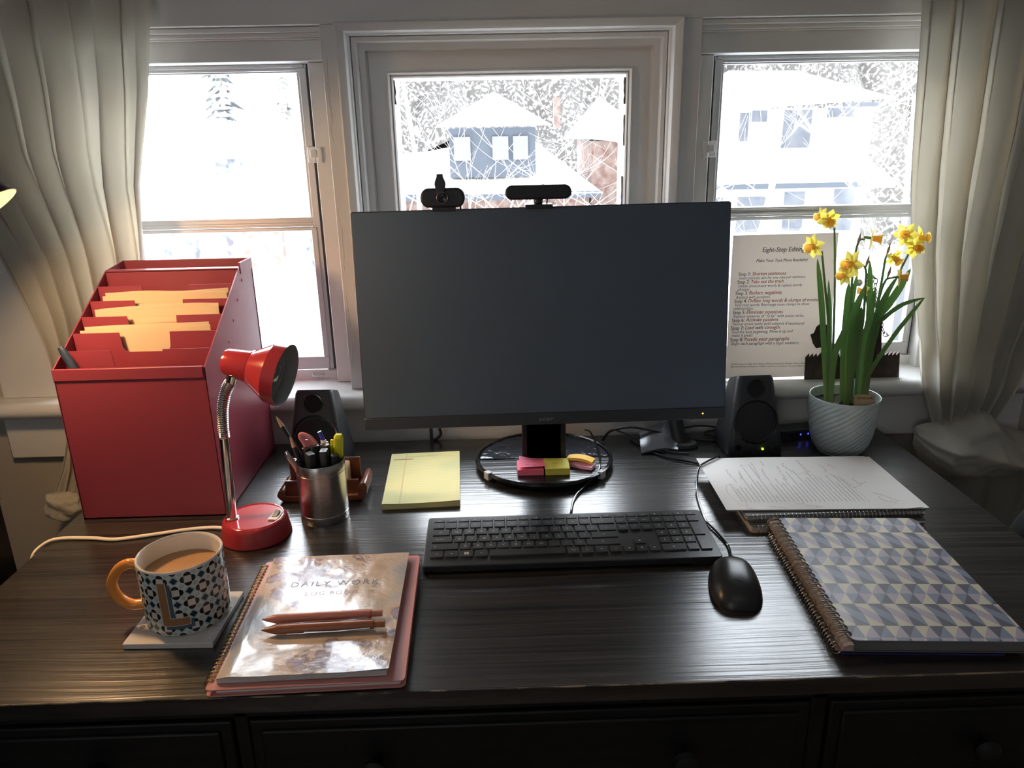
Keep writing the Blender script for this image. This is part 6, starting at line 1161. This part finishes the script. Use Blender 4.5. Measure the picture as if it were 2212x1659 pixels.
obj('chain', b, mat('rusty_chain', (.16, .11, .10), .45, .8, bump=(90, .4, .001)), sc_, smooth=60)
b = MB(); b.tube([(.7370, .793, .235), (.7300, .794, .27), (.7220, .795, .302)], .0014, 6); obj('wire', b, RUST, sc_)
b = MB(); b.lathe([(0, -.0085), (.005, -.0068), (.0085, 0), (.005, .0068), (0, .0085)], (.7080, .795, .3130), None, 20); b.tube([(.722, .795, .302), (.7080, .795, .322)], .0008, 5); obj('glass_bead', b, mat('clear_glass_bead', (.7, .7, .68), .05, .2, bump=(20, .02, .0005)), sc_)

# ------------------------------------------------------------------ curtains
CUR = cloth('cream_voile', '#dcd8ce', .44)
def curtain(name, label, xl, xr, ztop, zbot, nf, seed, yc=.742, amp=.020, keys=None):
    """xl(z), xr(z): edges; folds as a travelling wave whose width follows the edges"""
    b = MB(); NU, NV = 220, 90
    ph = [noise(seed + k * 3.3) * 1.6 for k in range(40)]
    def fn(u_, v_):
        z = lerp(ztop, zbot, v_); a, c = xl(z), xr(z); w_ = c - a
        s_ = u_ + .018 * math.sin(u_ * 9 + seed) + .010 * math.sin(u_ * 23 + seed * 2) * math.sin(v_ * 3 + 1)
        ang = 2 * PI * nf * s_ + .7 * math.sin(v_ * 2.2 + seed)
        fw = (noise(s_ * nf * .7 + seed, seed * 2) + 1.0)
        x = a + w_ * u_ + .55 * w_ / nf * .5 * math.sin(2 * ang + .9) * .35
        A = (1 - .75 * max(0, (.12 - z) / .14)) * amp * (.45 + .55 * fw) * min(1.4, .25 / max(w_, .05) + .55)
        q_ = max(0, min(1, (z - .10) / .06)); yb_ = lerp(yc, .776, q_); kk = (yb_ + .722) / 1.467
        x = -.036 + (x + .036) * kk; z2 = .607 + (z - .607) * kk if z > .2 else z
        w2 = A * (math.sin(ang) + .35 * math.sin(2.0 * ang + 1.3 + v_)) + .004 * noise(u_ * 14 + seed, v_ * 7) + .0035 * math.sin(ang * 3 + v_ * 5)
        y = yb_ + w2 * (lerp(1.0, .72, q_) if w2 < 0 else .9); y = min(y, lerp(.753, .8015, q_))
        if -.775 < x < -.3: y = max(y, .7485)
        return V((x, y, z2))
    b.grid(fn, NU, NV, flip=True); t = thing(name, label, 'curtain', (xl(ztop), yc, zbot)); 
    o = obj('panel', b, CUR, t, smooth=80); md = o.modifiers.new('thickness', 'SOLIDIFY'); md.thickness = .0006
    return t
Lr = [(-.20, -.80), (0, -.785), (.11, -.785), (.17, -.77), (.30, -.72), (.404, -.7035), (.539, -.690), (.70, -.652), (.849, -.627), (1.3, -.60)]
Ll = [(-.145, -.965), (-.10, -.992), (-.03, -.958), (.033, -.938), (.11, -.936), (.226, -.944), (.289, -.958), (.366, -.980), (.425, -1.0), (.60, -1.10), (.86, -1.16), (1.3, -1.17)]
ct = curtain('curtain', 'cream curtain hanging at the left window behind the red file box', lambda z: itp(Ll, z), lambda z: itp(Lr, z), 1.28, -.14, 7, 2.3)
Rl_ = [(-.02, .892), (.0, .8837), (.1055, .8438), (.176, .8303), (.292, .8007), (.376, .781), (.5085, .7616), (.714, .7419), (.8286, .7332), (1.3, .72)]
Rr_ = [(-.02, .985), (.034, 1.010), (.109, 1.038), (.153, 1.049), (.3, 1.09), (.6, 1.16), (1.3, 1.22)]
cr_ = curtain('curtain', 'cream curtain hanging at the right window beside the daffodils, bundled up below', lambda z: itp(Rl_, z), lambda z: itp(Rr_, z), 1.28, -.02, 6, 5.1)
# bundled part: soft folded lump with ridges, then the tail below it
def lump(cx_, cy_, cz, rx, ry, rz, seed, tilt=0, nr=4, amp=.09):
    b = MB(); Rm = Matrix.Rotation(tilt, 3, 'Y')
    def fn(u_, v_):
        a = 2 * PI * u_; t_ = PI * v_; d = V((math.sin(t_) * math.cos(a), math.sin(t_) * math.sin(a), math.cos(t_)))
        fold = math.sin(d.z * nr * 2.2 + 1.8 * d.x + 2.5 * noise(d.x * 1.5 + seed, d.y * 1.5, d.z)) ; k = 1 + amp * fold + .07 * noise(d.x * 4 + seed, d.y * 4, d.z * 4)
        s_ = 1.0 if True else 0
        e = 3.0; q_ = (abs(d.x) ** e + abs(d.y) ** e + abs(d.z) ** e) ** (-1 / e)
        return V((cx_, cy_, cz)) + Rm @ V((d.x * rx * q_ * k, d.y * ry * q_ * k, d.z * rz * q_ * k))
    b.grid(fn, 96, 60, flip=True); return b
def bundle():
    b = MB()
    top = [(.845, .012), (.87, .018), (.90, .026), (.935, .038), (.962, .050), (.985, .049), (1.0, .030), (1.03, .006), (1.06, .000), (1.10, -.012)]
    bot = [(.845, -.030), (.862, -.062), (.90, -.094), (.96, -.106), (1.035, -.100), (1.07, -.085), (1.10, -.07)]
    def fn(u_, v_):
        x = lerp(.845, 1.10, u_); zt2, zb2 = itp(top, x), itp(bot, x); z = lerp(zt2, zb2, v_)
        bulge = math.sin(v_ * PI) ** .6 * math.sin(min(1, u_ * 5 + .05) * PI / 2); y = .745 - .085 * bulge
        fold = math.sin(v_ * 15 - u_ * 4.5 + 2.2 * noise(u_ * 3, v_ * 2)) * .010 * math.sin(v_ * PI) + .007 * math.sin(u_ * 10 + v_ * 9) * math.sin(v_ * PI) + .006 * noise(u_ * 9, v_ * 8)
        return V((x, y + fold, z))
    b.grid(fn, 110, 70); 
    b.grid(lambda u_, v_: V((lerp(.845, 1.10, u_), .748, lerp(itp(top, lerp(.845, 1.10, u_)), itp(bot, lerp(.845, 1.10, u_)), v_))), 40, 4, flip=True)
    return b
ob = obj('gathered_fold', bundle(), CUR, cr_, smooth=80)
b = MB(); 
def tail(u_, v_):
    z = lerp(-.085, -.45, v_); x = lerp(lerp(.90, .965, v_ ** .5), lerp(1.12, 1.05, v_), u_); return V((x, .725 + .010 * math.sin(u_ * 14 + v_ * 2), z))
b.grid(tail, 60, 30, flip=True); o = obj('tail', b, CUR, cr_, smooth=80)
# puffed end of the left curtain beside the desk
b = lump(-.962, .735, -.112, .036, .022, .030, 3.1, .3, 3, .12); obj('gathered_end', b, CUR, ct, smooth=80)
b = MB(); b.tube([(-1.25, .742, 1.29), (1.28, .742, 1.29)], .011, 16)
for x in (-1.26, 1.29): b.lathe([(0, -.02), (.016, -.014), (.02, 0), (.016, .014), (0, .02)], (x, .742, 1.29), rotto((1, 0, 0)), 20)
for x in (-1.2, 0, 1.24): b.box(x - .008, x + .008, .742, .806, 1.282, 1.298)
tag(obj('curtain_rod', b, mat('black_iron', (.03, .03, .03), .5, .5, bump=(90, .05, .0005)), loc=(0, .742, 1.29)), 'black curtain rod above the windows', 'curtain rod')

# ------------------------------------------------------------------ left: dark cabinet, lit lamp; right: dark chair
b = MB(); cb = thing('side_cabinet', 'dark wooden cabinet at the left edge of the photo beside the desk', 'cabinet', (-1.03, .03, -UP))
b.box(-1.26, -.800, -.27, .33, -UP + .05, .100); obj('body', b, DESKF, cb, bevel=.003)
b = MB(); b.box(-1.265, -.7985, -.275, .3305, .100, .118); obj('top', b, DESKF, cb, bevel=.002)
for x in (-1.24, -.83):
    for y in (-.24, .30): b = MB(); b.box(x - .015, x + .015, y - .015, y + .015, -UP, -UP + .05); obj('foot', b, DESKF, cb)
b = MB(); b.box(-1.25, -.81, -.276, -.27, -.60, .09); dr = obj('door', b, DESKF, cb, bevel=.002)
b = MB(); b.lathe([(.006, 0), (.006, .012), (.012, .02), (0, .026)], (-.84, -.276, -.2), rotto((0, -1, 0)), 16); obj('knob', b, CHROME, dr)
DKM = mat('dark_lamp_metal', (.03, .028, .035), .25, .6, bump=(60, .03, .0003)); OIN = mat('lamp_inside_white', (.80, .62, .38), .5, bump=(60, .03, .0003))
tl = thing('table_lamp', 'dark shaded lamp glowing orange inside, cut off by the left edge', 'lamp', (-1.06, .16, .118))
b = MB(); b.lathe([(.075, 0), (.078, .004), (.074, .014), (.015, .022), (0, .022)], (-1.06, .16, .118), None, 40); obj('base', b, DKM, tl)
sd = V((.52, .10, -.85)).normalized(); sr = V((-.7677, .350, .5138)); Rs = rotto(sd)
b = MB(); b.tube(spline([(-1.06, .16, .13), (-1.05, .17, .45), (-1.02, .20, .62), (-.93, .29, .665), (-.88, .33, .648), tuple(sr - sd * .105)], 8), .007, 12); obj('arm', b, DKM, tl, smooth=60)
b = MB(); b.lathe([(.012, -.115), (.022, -.112), (.030, -.095), (.034, -.075), (.062, -.035), (.0790, -.004), (.0800, .000), (.0785, .0005), (.061, -.034), (.032, -.073), (.028, -.090), (0, -.092)], sr, Rs, 48); b2 = [(f, m_) for f, m_ in zip(b.f, b.m) if len(f) < 40]; b.f = [x[0] for x in b2]; b.m = [x[1] for x in b2]
n_ = 48
for i, f_ in enumerate(b.f):
    if (i % 11) >= 6: b.m[i] = 1
obj('shade', b, [DKM, OIN], tl, smooth=45)
b = MB(); b.lathe([(0, -.088), (.012, -.085), (.013, -.070), (.024, -.050), (.028, -.036), (.022, -.020), (.010, -.012), (0, -.011)], sr, Rs, 24); obj('bulb', b, mat('glowing_bulb', (1, .8, .5), .4, emis=(1, .62, .26), estr=40), tl, smooth=60)
ld = bpy.data.lights.new('lamp_bulb_light', 'SPOT'); ld.energy = 5.0; ld.color = (1, .66, .36); ld.shadow_soft_size = .03; ld.spot_size = math.radians(175); ld.spot_blend = .25
lo = bpy.data.objects.new('lamp_bulb_light', ld); COL.objects.link(lo); lo.location = sr - sd * .004; lo.rotation_euler = (-sd).to_track_quat('Z', 'Y').to_euler()
FAB = mat('dark_green_fabric', (.022, .026, .022), .9, bump=(500, .4, .001))
cr2 = thing('armchair', 'dark rounded armchair back at the right edge beyond the desk', 'chair', (1.10, .40, -UP))
def backf(u_, v_):
    a = 2 * PI * u_; t_ = PI * v_; d = V((math.sin(t_) * math.cos(a), math.sin(t_) * math.sin(a), math.cos(t_))); e = 2.6; q_ = (abs(d.x) ** e + abs(d.z) ** e + abs(d.y) ** e) ** (-1 / e); return V((1.10 + d.x * q_ * .275, .43 + d.y * q_ * .075, -.27 + d.z * q_ * .36 + .035 * d.x))
b = MB(); b.grid(backf, 60, 40, flip=True); obj('backrest', b, FAB, cr2, smooth=80)
b = MB(); b.prism(rectpts(.50, .46, .08, 6, 1.10, .16), -.40, -.27); obj('seat', b, FAB, cr2, bevel=.02, bseg=3)
for x in (.90, 1.30):
    for y in (-.02, .38): b = MB(); b.tube([(x, y, -UP), (x, y, -.39)], [.012, .018], 10); obj('leg', b, DESKF, cr2)

# ------------------------------------------------------------------ light
def area(name, loc, rot, sx_, sy_, e, col=(1, 1, 1), portal=False):
    l = bpy.data.lights.new(name, 'AREA'); l.shape = 'RECTANGLE'; l.size = sx_; l.size_y = sy_; l.energy = e; l.color = col
    o = bpy.data.objects.new(name, l); COL.objects.link(o); o.location = loc; o.rotation_euler = rot
    if portal: l.cycles.is_portal = True
    return o
for (x0_, x1_) in (OPL, OPC, OPR): area('window_portal', ((x0_ + x1_) / 2, .985, (OZ0 + OZ1) / 2), (-PI / 2, 0, 0), x1_ - x0_, OZ1 - OZ0, 1, portal=True)
area('window_portal', ((BW[0] + BW[1]) / 2, RY0 - .09, (BW[2] + BW[3]) / 2), (PI / 2, 0, 0), BW[1] - BW[0], BW[3] - BW[2], 1, portal=True)  # portal of the added fill window
# unseen ceiling lamp added behind the camera as fill light
clt = thing('fill_ceiling_lamp', 'round white ceiling lamp of the room, switched on', 'lamp', (.1, -1.3, RZ1))
b = MB(); b.lathe([(.17, 0), (.17, -.02), (.15, -.02), (.0, -.02)], (.1, -1.3, RZ1), None, 40); obj('plate', b, PAINT, clt)
b = MB(); b.lathe([(.155, -.02), (.15, -.05), (.11, -.08), (.05, -.095), (0, -.098)], (.1, -1.3, RZ1), None, 40); obj('fill_lamp_dome', b, mat('fill_lamp_glow', (.9, .9, .88), .4, emis=(1, .95, .90), estr=2.0), clt, smooth=60)

# everything above was laid out with the desk top at height 0: lift it so that the floor is at height 0
for o in list(bpy.data.objects):
    if o.parent is None: o.location.z += UP
bpy.context.view_layer.update()
